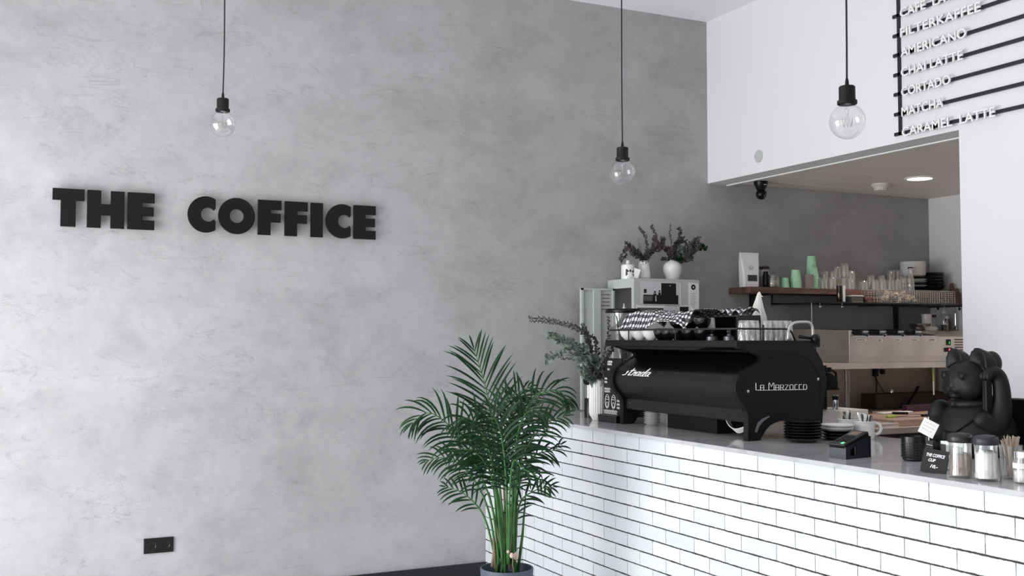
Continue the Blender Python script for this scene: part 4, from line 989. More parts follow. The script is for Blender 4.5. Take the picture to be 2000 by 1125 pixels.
for r_, zz in enumerate((0.018, 0.004, -0.010)):
    x_ = -0.022
    while x_ < 0.018:
        L_ = random.uniform(0.003, 0.008); tube(bm, [Mx @ Vector((x_, -0.001, zz)), Mx @ Vector((x_+L_, -0.001, zz+random.uniform(-.001, .001)))], 0.0005, 4); x_ += L_+0.002
to_obj('handwriting', bm, M['photo_m'], t)
t = thing('tag_card', 'narrow black card with a white drawing behind the price card', 'card', (3.165, 2.875, CT), math.radians(-64))
bm = new_bm(); box(bm, -0.013, 0.013, -0.001, 0.001, 0, 0.108); to_obj('card_face', bm, M['board'], t)
bm = new_bm(); box(bm, -0.013, 0.013, 0.0, 0.02, 0, 0.003); to_obj('foot', bm, M['board'], t)
bm = new_bm(); tube(bm, [(0.007*math.cos(a*.4), -0.0015, 0.058+0.012*math.sin(a*.4)) for a in range(9)], 0.0009, 5); tube(bm, [(-0.011, -0.0015, 0.094), (0.011, -0.0015, 0.090)], 0.0009, 5); to_obj('chalk_drawing', bm, M['chalk'], t)
t = thing('acrylic_holder', 'clear acrylic holder with a white sheet behind the brown sugar jar', 'card holder', (3.215, 2.815, CT), math.radians(-64))
bm = new_bm(); box(bm, -0.040, 0.040, -0.006, -0.004, 0, 0.108); box(bm, -0.040, 0.040, 0.004, 0.006, 0, 0.108); box(bm, -0.040, 0.040, -0.006, 0.03, 0, 0.003); to_obj('acrylic', bm, M['jarglass'], t)
bm = new_bm(); box(bm, -0.022, 0.038, -0.001, 0.001, 0.004, 0.104); to_obj('sheet', bm, M['paper'], t)

# blackboard menu sign at the left end
t = thing('blackboard_sign', 'upright blackboard with chalk drawings of cups beside the ribbed white vase', 'sign', (3.262, 5.287, CT))
Ml = Matrix.Rotation(0.02, 4, 'Y')
bm = new_bm(); box(bm, 0.0, 0.010, -0.095, 0.098, 0.012, 0.372, M=Ml, bev=0.001); to_obj('board', bm, M['board'], t)
bm = new_bm(); box(bm, -0.035, 0.055, -0.098, 0.100, 0, 0.042, bev=0.003); to_obj('base_block', bm, M['blackwood'], t)
bm = new_bm(); box(bm, -0.001, 0.011, -0.0965, -0.095, 0.03, 0.22, M=Ml); to_obj('edge_strip', bm, M['whitemetal'], t)
bm = new_bm()
random.seed(9)
def ch(pts, r_=0.0013): tube(bm, [Ml @ Vector((-0.0012, -u, v)) for u, v in pts], r_, 4)
for (u0, v0, u1, n_) in ((-.055, .330, -.005, 5), (-.055, .345, .0, 6), (-.055, .300, -.03, 2), (-.085, .245, -.055, 3), (-.085, .225, -.055, 3), (-.085, .185, -.02, 5), (-.085, .17, -.02, 5), (-.085, .058, .06, 11), (-.085, .045, .06, 10), (.055, .12, .085, 3), (.055, .10, .085, 3), (.055, .08, .085, 3)):
    for k_ in range(n_):
        u = u0+(u1-u0)*k_/n_; s_ = (u1-u0)/n_*.7
        ch([(u, v0), (u, v0+.012), (u+s_, v0+.012*random.random()), (u+s_, v0)])
for cu_ in (-.055, .015):
    ch([(cu_+0.022*math.cos(a*PI/8), .118+0.040*math.sin(a*PI/8)) for a in range(17)], .0017)
    ch([(cu_+0.012*math.cos(a*PI/6), .100+0.014*math.sin(a*PI/6)) for a in range(13)], .0015)
    ch([(cu_-.016, .13), (cu_+.016, .13)], .0015); ch([(cu_-.014, .085), (cu_+.018, .088)], .0015); ch([(cu_-.010, .145), (cu_+.012, .142)], .0015)
to_obj('chalk_drawing', bm, M['chalk'], t)

# ribbed white vase
o = lathe_thing('ribbed_vase', 'tall ribbed white vase with eucalyptus at the left end of the counter', 'vase', (3.262, 5.452, CT),
    [(0, 0), (0.030, 0), (0.032, 0.004), (0.034, 0.010), (0.047, 0.030), (0.0505, 0.048), (0.0505, 0.20), (0.047, 0.222), (0.040, 0.234), (0.036, 0.237), (0.036, 0.247), (0.033, 0.248), (0.032, 0.236), (0.042, 0.22), (0.046, 0.20), (0.046, 0.05), (0.03, 0.02), (0, 0.015)], M['bisque'], seg=144, ribs=(24, 0.085, 0.028, 0.224), auto=80)
for xx, lb in ((3.30, 'dark canister with a black lid just behind the ribbed vase'),):
    t = thing('canister', lb, 'canister', (3.335, 5.66, CT))
    bm = new_bm(); lathe(bm, [(0, 0), (0.036, 0), (0.036, 0.115), (0.034, 0.118)], 28); to_obj('lower_body', bm, M['acryl'], t, smooth=True, auto=40)
    bm = new_bm(); lathe(bm, [(0.034, 0.118), (0.034, 0.20), (0, 0.20)], 28); to_obj('glass_body', bm, M['jarglass'], t, smooth=True, auto=40)
    bm = new_bm(); lathe(bm, [(0, 0.20), (0.030, 0.20), (0.042, 0.212), (0.046, 0.238), (0, 0.238)], 28); to_obj('lid', bm, M['acryl'], t, smooth=True, auto=40)

# coffee grinder with hopper behind the left end
t = thing('coffee_grinder', 'coffee grinder with a clear bean hopper and flat black lid behind the machine', 'coffee grinder', (3.56, 5.63, CT))
bm = new_bm(); box(bm, -0.09, 0.12, -0.09, 0.09, 0, 0.30, bev=0.02); to_obj('body', bm, M['mach'], t)
bm = new_bm(); lathe(bm, [(0.075, 0.30), (0.085, 0.305), (0.085, 0.345), (0.07, 0.352), (0.055, 0.352)], 40, ribs=(24, 0.03, 0.303, 0.35)); to_obj('steel_collar', bm, M['chrome'], t, smooth=True, auto=40)
bm = new_bm(); lathe(bm, [(0.052, 0.352), (0.058, 0.40), (0.085, 0.44), (0.104, 0.645), (0.101, 0.645), (0.082, 0.442), (0.055, 0.402), (0.049, 0.353)], 40); hp = to_obj('hopper', bm, M['jarglass'], t, smooth=True, auto=50)
bm = new_bm(); lathe(bm, [(0, 0.36), (0.048, 0.36), (0.054, 0.402), (0.081, 0.444), (0.091, 0.555), (0.03, 0.575), (0, 0.58)], 32); to_obj('beans', bm, M['beans'], hp, smooth=True)
bm = new_bm(); lathe(bm, [(0, 0.645), (0.111, 0.645), (0.113, 0.650), (0.113, 0.668), (0.110, 0.672), (0, 0.672)], 48); ld = to_obj('lid', bm, M['acryl'], t, smooth=True, auto=40)
o = lathe_thing('small_funnel', 'tiny silver funnel standing on the grinder lid', 'funnel', (3.565, 5.63, CT+0.672), [(0, 0), (0.014, 0), (0.012, 0.008), (0.005, 0.016), (0.004, 0.034), (0, 0.034)], M['chrome'], seg=16)
# ============================================================ LOCKER
t = thing('locker', 'pale grey steel locker with its door open, photos stuck to its side', 'locker', (4.09, 6.09, 0))
LX0, LX1, LY0, LY1, LZ = 3.83, 4.36, 5.924, 6.255, 1.942
bm = new_bm(); th = 0.018
box(bm, LX0, LX1, LY0, LY0+0.004, 0, LZ-0.004); box(bm, LX0, LX1, LY1-0.004, LY1, 0, LZ-0.004); box(bm, LX1-0.004, LX1, LY0+0.004, LY1-0.004, 0, LZ-0.004)
box(bm, LX0, LX1, LY0, LY1, LZ-0.004, LZ)
box(bm, LX0, LX0+0.02, LY0+0.004, LY0+0.030, 0, LZ-0.004); box(bm, LX0, LX0+0.02, LY1-0.030, LY1-0.004, 0, LZ-0.004)
box(bm, LX0, LX0+0.02, LY0+0.030, LY1-0.030, LZ-0.062, LZ-0.004); box(bm, LX0, LX1-0.004, LY0+0.030, LY1-0.030, 0.0, 0.06)
wp('body', bm, M['locker'], t)
wbox('inner_shelf', (LX0+0.03, LX1-0.01, LY0+0.006, LY1-0.006, 1.45, 1.456), M['lockerin'], t)
bm = new_bm(); dx0, dx1, dy = LX0-0.262, LX0-0.002, 6.175
box(bm, dx0, dx1, dy, dy+0.014, CT+0.008, 1.880)
for a, b in ((dx0, dx0+0.016), (dx1-0.014, dx1)): box(bm, a, b, dy-0.012, dy, CT+0.008, 1.880)
box(bm, dx0, dx1, dy-0.012, dy, 1.868, 1.880)
box(bm, dx0+0.092, dx0+0.150, dy-0.014, dy, CT+0.01, 1.868, bev=0.002)
dr = wp('door', bm, M['locker'], t)
bm = new_bm()
for k in range(5): box(bm, dx0+0.165, dx0+0.228, dy-0.003, dy-0.0005, 1.842-0.025*k-0.0045, 1.842-0.025*k, M=None)
wp('vent_slot', bm, M['photo_m'], dr)
# prints and notes on the side (flat things)
def flat(name, label, cat, x0, x1, z0, z1, mat, y=LY0, d=0.0015, grp=None):
    bm = new_bm(); cx, cz = (x0+x1)/2, (z0+z1)/2; box(bm, x0-cx, x1-cx, -d, 0, z0-cz, z1-cz); o = to_obj(name, bm, mat); o.location = (cx, y-0.0003, cz); return tag(o, label, cat, grp)
def lx(px): return axx(px, LY0)
def lz(px, py):
    x = lx(px); dep = x*math.sin(YAW)+LY0*math.cos(YAW); c = math.cos(PITCH); 
    t_ = math.tan(PITCH+math.atan((562.5-py)/2062.8)); return CAM_H+t_*dep*1.0
def L2(zx, zy): px, py = 1020+zx/4.3275, 400+zy/4.3275; return lx(px), lz(px, py)
a, b = L2(1003, 850), L2(1330, 655)
pp = flat('photo_print', 'black and white photo print of people in a cafe, on the locker side', 'photo', a[0], b[0], a[1], b[1], M['photo_l'], grp='prints on the locker')
def inlay(parent, x0, z0, x1, z1, mat, name, d=0.0022):
    bm = new_bm(); box(bm, x0, x1, LY0-0.0003-d, LY0-0.0010, z0, z1); return wp(name, bm, mat, parent)
u = L2(1175, 835); v = L2(1300, 665); inlay(pp, u[0], u[1], v[0], v[1], M['photo_d'], 'dark_area')
u = L2(1022, 838); v = L2(1318, 765); inlay(pp, u[0], u[1], v[0], v[1], M['photo_d'], 'dark_area', 0.0020)
u = L2(1025, 812); v = L2(1100, 770); inlay(pp, u[0], u[1], v[0], v[1], M['photo_m'], 'grey_area', 0.0024)
u = L2(1028, 745); v = L2(1050, 712); inlay(pp, u[0], u[1], v[0], v[1], M['photo_d'], 'grey_area', 0.0024)
bm = new_bm()
for (zx, zy, s) in ((1120, 770, 1), (1160, 762, .9), (1222, 760, 1.05)):
    c0 = L2(zx, zy); lathe(bm, [(0, 0), (0.0075*s, 0), (0.0075*s, 0.0006), (0, 0.0006)], 16, M=Matrix.Translation((c0[0], LY0-0.0024, c0[1]+0.026)) @ Matrix.Rotation(PI/2, 4, 'X'))
    prism(bm, [(c0[0]-0.014*s, c0[1]-0.05), (c0[0]+0.014*s, c0[1]-0.05), (c0[0]+0.011*s, c0[1]+0.016), (c0[0]-0.011*s, c0[1]+0.016)], 'Y', LY0-0.0031, LY0-0.0024)
wp('people_silhouettes', bm, M['photo_d'], pp)
bm = new_bm()
c0 = L2(1128, 790); prism(bm, [(c0[0]-0.004, c0[1]-0.02), (c0[0]+0.005, c0[1]-0.02), (c0[0]+0.003, c0[1]+0.016), (c0[0]-0.003, c0[1]+0.016)], 'Y', LY0-0.0035, LY0-0.0030)
c0 = L2(1250, 685); lathe(bm, [(0, 0), (0.004, 0), (0.004, 0.0006), (0, 0.0006)], 12, M=Matrix.Translation((c0[0], LY0-0.0024, c0[1])) @ Matrix.Rotation(PI/2, 4, 'X'))
wp('light_areas', bm, M['photo_l'], pp)
a, b = L2(1407, 950), L2(1492, 662)
nt_ = flat('notice_strip', 'long white notice with a round black emblem at the right of the locker side', 'notice', a[0], b[0], a[1]-0.06, b[1], M['paper'])
c0 = L2(1446, 697); bm = new_bm(); lathe(bm, [(0, 0), (0.0185, 0), (0.0185, 0.0008), (0, 0.0008)], 32, M=Matrix.Translation((c0[0], LY0-0.0018, c0[1])) @ Matrix.Rotation(PI/2, 4, 'X')); em_ = wp('emblem', bm, M['photo_d'], nt_)
bm = new_bm(); lathe(bm, [(0, 0), (0.006, 0), (0.006, 0.0005), (0, 0.0005)], 6, M=Matrix.Translation((c0[0], LY0-0.0026, c0[1])) @ Matrix.Rotation(PI/2, 4, 'X')); wp('emblem_centre', bm, M['paper'], em_)
bm = new_bm(); random.seed(2)
for k in range(22):
    z_ = c0[1]-0.045-0.0085*k; w_ = random.uniform(0.014, 0.030); box(bm, c0[0]-w_, c0[0]+w_*random.uniform(.4, 1), LY0-0.0023, LY0-0.0017, z_, z_+0.0016)
wp('printed_lines', bm, M['photo_m'], nt_)
a, b = L2(962, 990), L2(1198, 850); p2_ = flat('photo_print', 'grey photo print with a white border, lower left on the locker side', 'photo', a[0], b[0], a[1], b[1], M['paper'], grp='prints on the locker')
u = L2(972, 985); v = L2(1192, 872); inlay(p2_, u[0], u[1], v[0], v[1], M['photo_m'], 'grey_area')
a, b = L2(1200, 990), L2(1322, 851); flat('note_sheet', 'blank light sheet between two prints on the locker side', 'note', a[0], b[0], a[1], b[1], M['photo_l'])
a, b = L2(1326, 990), L2(1404, 851); p3_ = flat('photo_print', 'small dark portrait print beside the white notice on the locker', 'photo', a[0], b[0], a[1], b[1], M['paper'], grp='prints on the locker')
u = L2(1330, 985); v = L2(1403, 862); inlay(p3_, u[0], u[1], v[0], v[1], M['photo_d'], 'dark_area')
a, b = L2(1328, 846), L2(1340, 668); flat('note_sheet', 'thin strip of white paper right of the large photo print', 'note', a[0], b[0], a[1], b[1], M['paper'])

# things on the locker
t = thing('printed_tin', 'white tin with a dark leaf print at the left end of the locker top', 'tin', (axx(1227, 6.07), 6.07, 1.942), 0.3)
bm = new_bm(); lathe(bm, [(0, 0), (0.046, 0), (0.0465, 0.002), (0.0465, 0.092), (0.043, 0.094), (0.040, 0.10), (0, 0.10)], 36); to_obj('body', bm, M['porcelain'], t, smooth=True, auto=40)
bm = new_bm()
def onc(a, z, r=0.0472): return bm.verts.new((r*math.sin(a), -r*math.cos(a), z))
for poly in ([(-.9, .018), (-.55, .03), (-.62, .045), (-.35, .052), (-.6, .064), (-.85, .07)], [(.45, .016), (.15, .03), (.3, .04), (.05, .052), (.35, .06), (.5, .074), (.75, .07), (.6, .05)], [(-.35, .052), (-.2, .066), (.0, .058), (-.1, .045)]):
    vs_ = [onc(a-.35, z) for a, z in poly]; bm.faces.new(vs_)
to_obj('leaf_print', bm, M['photo_d'], t)
bm = new_bm(); lathe(bm, [(0, 0.10), (0.012, 0.10), (0.014, 0.112), (0.010, 0.128), (0, 0.13)], 20); to_obj('knob', bm, M['cloth'], t, smooth=True)
bm = new_bm(); box(bm, -0.022, 0.022, -0.0008, 0.0008, -0.032, 0.032)
o = to_obj('leaning_card', bm, M['paper']); o.location = (axx(1243, 6.02), 6.02, 1.942+0.073); o.rotation_euler = (0, 0.28, -0.6); tag(o, 'white card leaning between the printed tin and the fluted vase', 'card')
o.location.z = 1.942+0.0385
fv = lathe_thing('fluted_vase', 'tapered fluted white vase in the middle of the locker top', 'vase', (axx(1258, 6.08), 6.08, 1.942),
    [(0, 0), (0.034, 0), (0.044, 0.012), (0.046, 0.020), (0.044, 0.035), (0.034, 0.126), (0.033, 0.130), (0.030, 0.130), (0.03, 0.12), (0.038, 0.02), (0, 0.012)], M['bisque'], seg=120, ribs=(20, 0.07, 0.03, 0.127), auto=80)
lathe_thing('round_vase', 'round glossy white vase at the right end of the locker top', 'vase', (axx(1314, 6.08), 6.08, 1.942),
    [(0, 0), (0.038, 0), (0.044, 0.012), (0.060, 0.050), (0.067, 0.082), (0.064, 0.106), (0.050, 0.126), (0.028, 0.137), (0.026, 0.143), (0.022, 0.143), (0.023, 0.135), (0.045, 0.122), (0.060, 0.10), (0.06, 0.08), (0, 0.012)], M['porcelain'], seg=48, auto=80)

# ============================================================ KITCHEN WALL SHELF
SZ = 1.912; SY = 6.022
t = thing('wall_shelf', 'reddish brown wooden plank shelf along the kitchen wall on black brackets', 'shelf', (5.9, 6.15, 1.87))
bm = new_bm(); box(bm, 4.878, 6.935, SY, D-0.001, 1.868, SZ, bev=0.003); wp('plank', bm, M['shelfw'], t)
for px in (1468, 1748):
    x = axx(px, D)
    bm = new_bm(); box(bm, x-0.022, x+0.022, D-0.014, D-0.0005, 1.615 if px > 1700 else 1.385, 1.866); box(bm, x-0.022, x+0.022, 6.05, D-0.0005, 1.855, 1.867); wp('bracket', bm, M['black'], t)
RX0 = axx(1586, 5.82)
t = thing('hanging_rack', 'thin black metal rack below the wooden shelf', 'rack', (6.2, 6.0, 1.80))
bm = new_bm(); box(bm, RX0, 6.925, 5.815, 5.825, 1.797, 1.806); box(bm, RX0, 6.925, 6.255, 6.265, 1.797, 1.806); box(bm, RX0, 6.925, 5.82, 6.26, 1.797, 1.800)
wp('shelf_plate', bm, M['black'], t)
for x in (RX0+0.01, 6.15, 6.91):
    bm = new_bm(); tube(bm, [(x, 6.26, 1.794), (x, 6.26, 1.868)], 0.006, 6); box(bm, x-0.006, x+0.006, 5.825, 6.26, 1.790, 1.798); wp('arm', bm, M['black'], t)
bm = new_bm()
tube(bm, [(RX0+0.006, 5.83, 1.797), (RX0+0.006, 5.83, 1.615)], 0.0032, 8); wp('rod', bm, M['wire'], t)
for px in (1602, 1645, 1832, 1874):
    bm = new_bm(); x = axx(px, 5.83)
    tube(bm, [(x, 5.832, 1.797), (x, 5.832, 1.775), (x+.004, 5.825, 1.765), (x, 5.818, 1.772)], 0.0035, 6); ellipsoid(bm, (x, 5.83, 1.768), (0.010, 0.007, 0.012), u=10, v=6); wp('hook', bm, M['acryl'] if px > 1700 else M['chrome'], t)

# ---- stuff on the plank
def X(px, Y=6.12): return axx(px, Y)
t = thing('coffee_bag', 'tall white coffee bag with a grey window at the left end of the shelf', 'coffee bag', (X(1464, 6.10), 6.10, SZ), -0.12)
bm = new_bm()
pr = [(0, .066, .036), (.02, .067, .038), (.10, .070, .036), (.17, .076, .026), (.215, .079, .012), (.245, .080, .003), (.250, .080, .002)]
rg = []
for z, a, b in pr:
    ring = []
    for (sx_, sy_) in ((-1, -.7), (-.86, -1), (.80, -1), (1, -.55), (1, .55), (.86, 1), (-.86, 1), (-1, .7)): ring.append(bm.verts.new((a*sx_, b*sy_, z)))
    rg.append(ring)
for a, b in zip(rg, rg[1:]):
    for k in range(8): bm.faces.new((a[k], a[(k+1) % 8], b[(k+1) % 8], b[k]))
bm.faces.new(rg[0][::-1]); bm.faces.new(rg[-1]); to_obj('bag_body', bm, M['bag'], t)
bm = new_bm(); box(bm, -0.036, 0.040, -0.0415, -0.0375, 0.042, 0.086); to_obj('label_window', bm, M['photo_m'], t)
bm = new_bm()
for k in range(5): box(bm, -0.032+0.003*k, 0.036-0.004*k, -0.0422, -0.0414, 0.048+k*0.008, 0.0496+k*0.008)
to_obj('label_print', bm, M['photo_d'], t)
bm = new_bm(); tube(bm, [(0.018*math.cos(a*PI/8)-0.006, -0.0335+0.0*a, 0.140+0.014*math.sin(a*PI/8)) for a in range(9)], 0.0009, 4)
for a in (-.022, -.010, .004): tube(bm, [(a, -0.0355, .132), (a+.004, -0.0345, .142), (a+.008, -0.0355, .132)], 0.0008, 4)
tube(bm, [(-.024, -0.0365, .124), (.012, -0.0365, .124)], 0.0008, 4); to_obj('logo_print', bm, M['photo_m'], t)

def clamp_jar(px, y, r, h, label, fill=None, lidm=None):
    t = thing('preserving_jar', label, 'jar', (X(px, y), y, SZ)); 
    bm = new_bm(); lathe(bm, [(0, 0), (r*.95, 0), (r, 0.004), (r, h*.70), (r*.86, h*.80), (r*.86, h*.86), (r*.82, h*.86), (r*.82, h*.8), (r*.95, h*.68), (r*.95, .008), (0, .006)], 32); to_obj('jar_glass', bm, M['jarglass'], t, smooth=True, auto=50)
    bm = new_bm(); lathe(bm, [(r*.92, h*.86), (r*.95, h*.90), (r*.90, h*.97), (0, h)], 32); to_obj('lid', bm, lidm or M['jarglass'], t, smooth=True, auto=40)
    bm = new_bm(); tube(bm, [(r*.9*math.cos(k*PI/12), r*.9*math.sin(k*PI/12), h*.83) for k in range(25)], 0.0018, 6); tube(bm, [(r*.9, 0, h*.83), (r*1.12, 0, h*.88), (r*.95, 0, h*.97), (0, 0, h+.004)], 0.0018, 6); tube(bm, [(r*.9, 0, h*.83), (r*1.15, 0, h*.7), (r*1.02, 0, h*.5)], 0.0018, 6); to_obj('wire_clamp', bm, M['chrome'], t)
    if fill: bm = new_bm(); lathe(bm, [(0, .0085), (r*.94, .0085), (r*.94, h*.5), (r*.5, h*.56), (0, h*.54)], 24); to_obj('contents', bm, fill, t, smooth=True)
clamp_jar(1510, 6.10, 0.046, 0.096, 'low clip-top jar with pale contents beside the green cup', M['croissant'])
clamp_jar(1494, 6.18, 0.040, 0.165, 'tall clip-top jar with a dark lid behind the coffee bag', M['beans'], M['darkwood'])
lathe_thing('dark_jar', 'dark jar half hidden between the coffee bag and the low clip-top jar', 'jar', (X(1487, 6.14)+.012, 6.10, SZ), [(0, 0), (0.022, 0), (0.024, 0.004), (0.024, 0.09), (0.018, 0.10), (0.018, 0.118), (0, 0.12)], M['acryl'])
# paper cups (upside down, nested)
def cup_bm(h=0.088, r0=0.030, r1=0.040):
    bm = new_bm(); lathe(bm, [(0, h-0.004), (r0*.93, h-0.004), (r0*.93, h), (r0, h), (r1, 0.004), (r1+0.002, 0.003), (r1+0.002, 0.0), (r1-0.002, 0), (r0-0.002, h-0.006), (0, h-0.006)], 36); return bm
cup = to_obj('paper_cup', cup_bm(), M['mint'], smooth=True, auto=40)
cup.location = (X(1555, 6.10), 6.10, SZ); tag(cup, 'mint green paper cup, lowest of the short stack', 'paper cup', 'mint green cups on the shelf')
nm_ = ['lowest', 'second from below', 'third from below', 'topmost']
for k in range(1, 4): dcopy(cup, (X(1555, 6.10), 6.10, SZ+0.0165*k), 'mint green paper cup, %s in the short stack' % nm_[k])
dcopy(cup, (X(1534, 6.10), 6.10, SZ), 'single small mint green paper cup beside the low jar', scale=(0.80, 0.80, 0.86))
n2 = ['lowest', 'second from below', 'third from below', 'fourth from below', 'fifth from below', 'topmost']
for k in range(5): dcopy(cup, (X(1589, 6.14), 6.14, SZ+0.0185*k), 'mint green paper cup, %s in the tall stack' % n2[k], scale=(1.05, 1.05, 1))
dcopy(cup, (X(1586, 6.14), 6.14, SZ+0.0955), 'tall mint green paper cup topping the tall stack with grey print', scale=(1.03, 1.03, 1.74))
o = [ob for ob in COL.objects if ob.get('label', '').startswith('tall mint')][0]; o.data = o.data.copy()
bm = new_bm()
for k, wd_ in enumerate((.010, .014, .009)): tube(bm, [(0.0362*math.sin(a)-.000, -0.0362*math.cos(a), 0.048-k*0.0065) for a in (-wd_*30-.3, -.3, wd_*30-.3)], 0.0007, 4)
to_obj('cup_print', bm, M['photo_m'], o)
cp2 = to_obj('ceramic_cup', cup_bm(0.104, 0.033, 0.036), M['taupe'], smooth=True, auto=40); cp2.location = (X(1580, 6.07), 6.066, SZ); tag(cp2, 'taupe upturned cup in front of the tall mint stack', 'cup')
# glasses
gl = to_obj('drinking_glass', (lambda b: (lathe(b, [(0, .086), (.026, .086), (.028, .083), (.033, 0), (.0305, 0), (.0255, .074), (0, .074)], 20, ribs=(10, .05, .01, .08)), b)[1])(new_bm()), M['glasst'], smooth=True, auto=50)
cnt = [0]
def gs(px, y, n, label, s=1.0, hs=1.0):
    for k in range(n):
        lb = label+(['', ', stacked on top of it', ', third one up'][k] if n > 1 else '')
        loc = (X(px, y), y, SZ+0.0865*hs*k)
        if cnt[0] == 0: gl.location = loc; tag(gl, lb, 'glass', 'drinking glasses on the shelf'); gl.scale = (s, s, hs)
        else: dcopy(gl, loc, lb, rz=cnt[0]*.7, scale=(s, s, hs))
        cnt[0] += 1
gs(1608, 6.09, 1, 'low tumbler beside the taupe cup', 1.1, 0.95)
gs(1611, 6.18, 1, 'tall clear glass behind the tumbler at the mint cups', 1.0, 1.62)
gs(1625, 6.08, 1, 'tumbler in front, second from the mint cups', 1.05, 1.0)
gs(1627, 6.17, 1, 'tall clear glass second from the mint cups, back row', 1.0, 1.65)
gs(1635, 6.20, 2, 'clear glass in the back row left of the brown bottle', 1.05, 1.05)
gs(1650, 6.19, 2, 'clear glass in the tallest pile behind the brown bottle', 1.1, 1.2)
gs(1645, 6.07, 1, 'tumbler in front, behind the brown bottle', 1.0, 1.0)
gs(1663, 6.18, 2, 'clear glass in the back row right of the brown bottle', 1.05, 0.88)
gs(1661, 6.08, 1, 'tumbler in front, directly right of the brown bottle', 1.0, 1.0)
gs(1687, 6.10, 1, 'plain straight glass standing alone in the middle of the shelf', 1.12, 0.82)
gs(1701, 6.18, 1, 'tall glass behind and right of the lone glass', 1.1, 1.4)
gs(1709, 6.09, 1, 'tumbler in front, second right of the lone glass', 1.08, 0.95)
gs(1722, 6.17, 1, 'tall glass in the back row above the basket corner', 1.0, 1.42)
gs(1724, 6.08, 1, 'tumbler in front above the basket corner', 1.0, 1.0)
gs(1741, 6.19, 2, 'clear glass in the back row left of the plate stacks', 1.05, 0.98)
gs(1739, 6.08, 1, 'tumbler in front, third from the plate stacks', 1.05, 1.0)
gs(1755, 6.19, 2, 'clear glass in the back row next to the plate stacks', 1.1, 1.0)
gs(1753, 6.07, 1, 'tumbler in front, second from the plate stacks', 1.02, 1.02)
gs(1765, 6.07, 1, 'tumbler in front nearest the plate stacks', 0.9, 1.35)
t = thing('glass_bottle', 'clear swing-top bottle right in front of the plate stacks', 'bottle', (X(1779, 6.055), 6.055, SZ))
bm = new_bm(); lathe(bm, [(0, 0), (0.030, 0), (0.032, 0.005), (0.032, 0.09), (0.022, 0.12), (0.018, 0.15), (0.018, 0.178), (0.015, 0.178), (0.015, 0.15), (0.019, 0.118), (0.029, 0.088), (0.029, 0.008), (0, 0.006)], 28); to_obj('body', bm, M['glasst'], t, smooth=True, auto=50)
bm = new_bm(); lathe(bm, [(0, 0.178), (0.019, 0.178), (0.019, 0.188), (0, 0.190)], 20); to_obj('cap', bm, M['acryl'], t)
# plates and bowls
pl = to_obj('plate', (lambda b: (lathe(b, plate_prof(0.102, 0.016), 40), b)[1])(new_bm()), M['porcelain'], smooth=True, auto=40)
pb = to_obj('plate', (lambda b: (lathe(b, plate_prof(0.104, 0.018), 40), b)[1])(new_bm()), M['blackst'], smooth=True, auto=40)
PX, PY = X(1786, 6.145), 6.145; z = SZ; order = 'bbwbwwb'
od = ['bottom', 'second', 'third', 'fourth', 'fifth', 'sixth', 'seventh']
fst = {'b': pb, 'w': pl}; seen = set()
for k, c_ in enumerate(order):
    lb = '%s plate, %s of the mixed stack under the white plates' % ('black' if c_ == 'b' else 'white', od[k])
    if c_ not in seen: fst[c_].location = (PX, PY, z); tag(fst[c_], lb, 'plate', 'mixed plates at the right end of the shelf'); seen.add(c_)
    else: dcopy(fst[c_], (PX, PY, z), lb)
    z += 0.0165
od = ['lowest', 'second lowest', 'third lowest', 'fourth', 'fifth', 'fourth from the top', 'third from the top', 'second from the top', 'topmost']
wb = to_obj('white_bowl', (lambda b: (lathe(b, [(0, 0), (.070, 0), (.092, .014), (.100, .030), (.098, .031), (.088, .016), (0, .006)], 40), b)[1])(new_bm()), M['porcelain'], smooth=True, auto=40)
wb.location = (PX-0.008, PY, z); tag(wb, 'white shallow bowl, lowest of the tall white stack', 'bowl', 'white bowls at the right end of the shelf')
for k in range(1, 9): dcopy(wb, (PX-0.008, PY, z+0.0115*k), 'white shallow bowl, %s of the tall white stack' % od[k])
bb = to_obj('black_bowl', (lambda b: (lathe(b, bowl_prof(0.094, 0.052, .003), 40), b)[1])(new_bm()), M['blackst'], smooth=True, auto=50)
BX, BY = 6.795, 6.11
od = ['lowest', 'second lowest', 'third', 'second from the top', 'topmost']
bb.location = (BX, BY, SZ); tag(bb, 'black bowl, lowest of the stack next to the wooden boards', 'bowl', 'black bowls at the right end of the shelf')
for k in range(1, 5): dcopy(bb, (BX-0.003*k, BY, SZ+0.0255*k), 'black bowl, %s of the stack next to the wooden boards' % od[k])

# ---- on the rack
RZ = 1.806
t = thing('brown_bottle', 'dark brown bottle with a pale cap standing on the rack in front of the glasses', 'bottle', (X(1640, 5.93), 5.93, RZ))
bm = new_bm(); lathe(bm, [(0, 0), (0.020, 0), (0.0215, 0.004), (0.0215, 0.122), (0.019, 0.128), (0, 0.128)], 28); to_obj('body', bm, M['brownglass'], t, smooth=True, auto=40)
bm = new_bm(); lathe(bm, [(0.0205, 0.124), (0.0215, 0.128), (0.0205, 0.154), (0.0225, 0.158), (0.022, 0.178), (0, 0.180)], 28); to_obj('cap', bm, M['cork'], t, smooth=True, auto=40)
lathe_thing('white_tube', 'slim white tube right beside the brown bottle', 'tube', (X(1649, 5.90), 5.90, RZ), [(0, 0), (0.008, 0.004), (0.010, 0.02), (0.010, 0.11), (0.006, 0.124), (0, 0.126)], M['porcelain'])
t = thing('plastic_tub', 'low clear tub with a white lid on the rack beside the brown bottle', 'tub', (X(1667, 5.92), 5.92, RZ-0.006), 0)
bm = new_bm(); box(bm, -0.055, 0.055, -0.045, 0.045, 0.001, 0.052, bev=0.004); to_obj('tub_body', bm, pmat('grey translucent tub', '55524E', 0.3), t)
bm = new_bm(); box(bm, -0.058, 0.058, -0.048, 0.048, 0.050, 0.060, bev=0.003); to_obj('lid', bm, M['porcelain'], t)
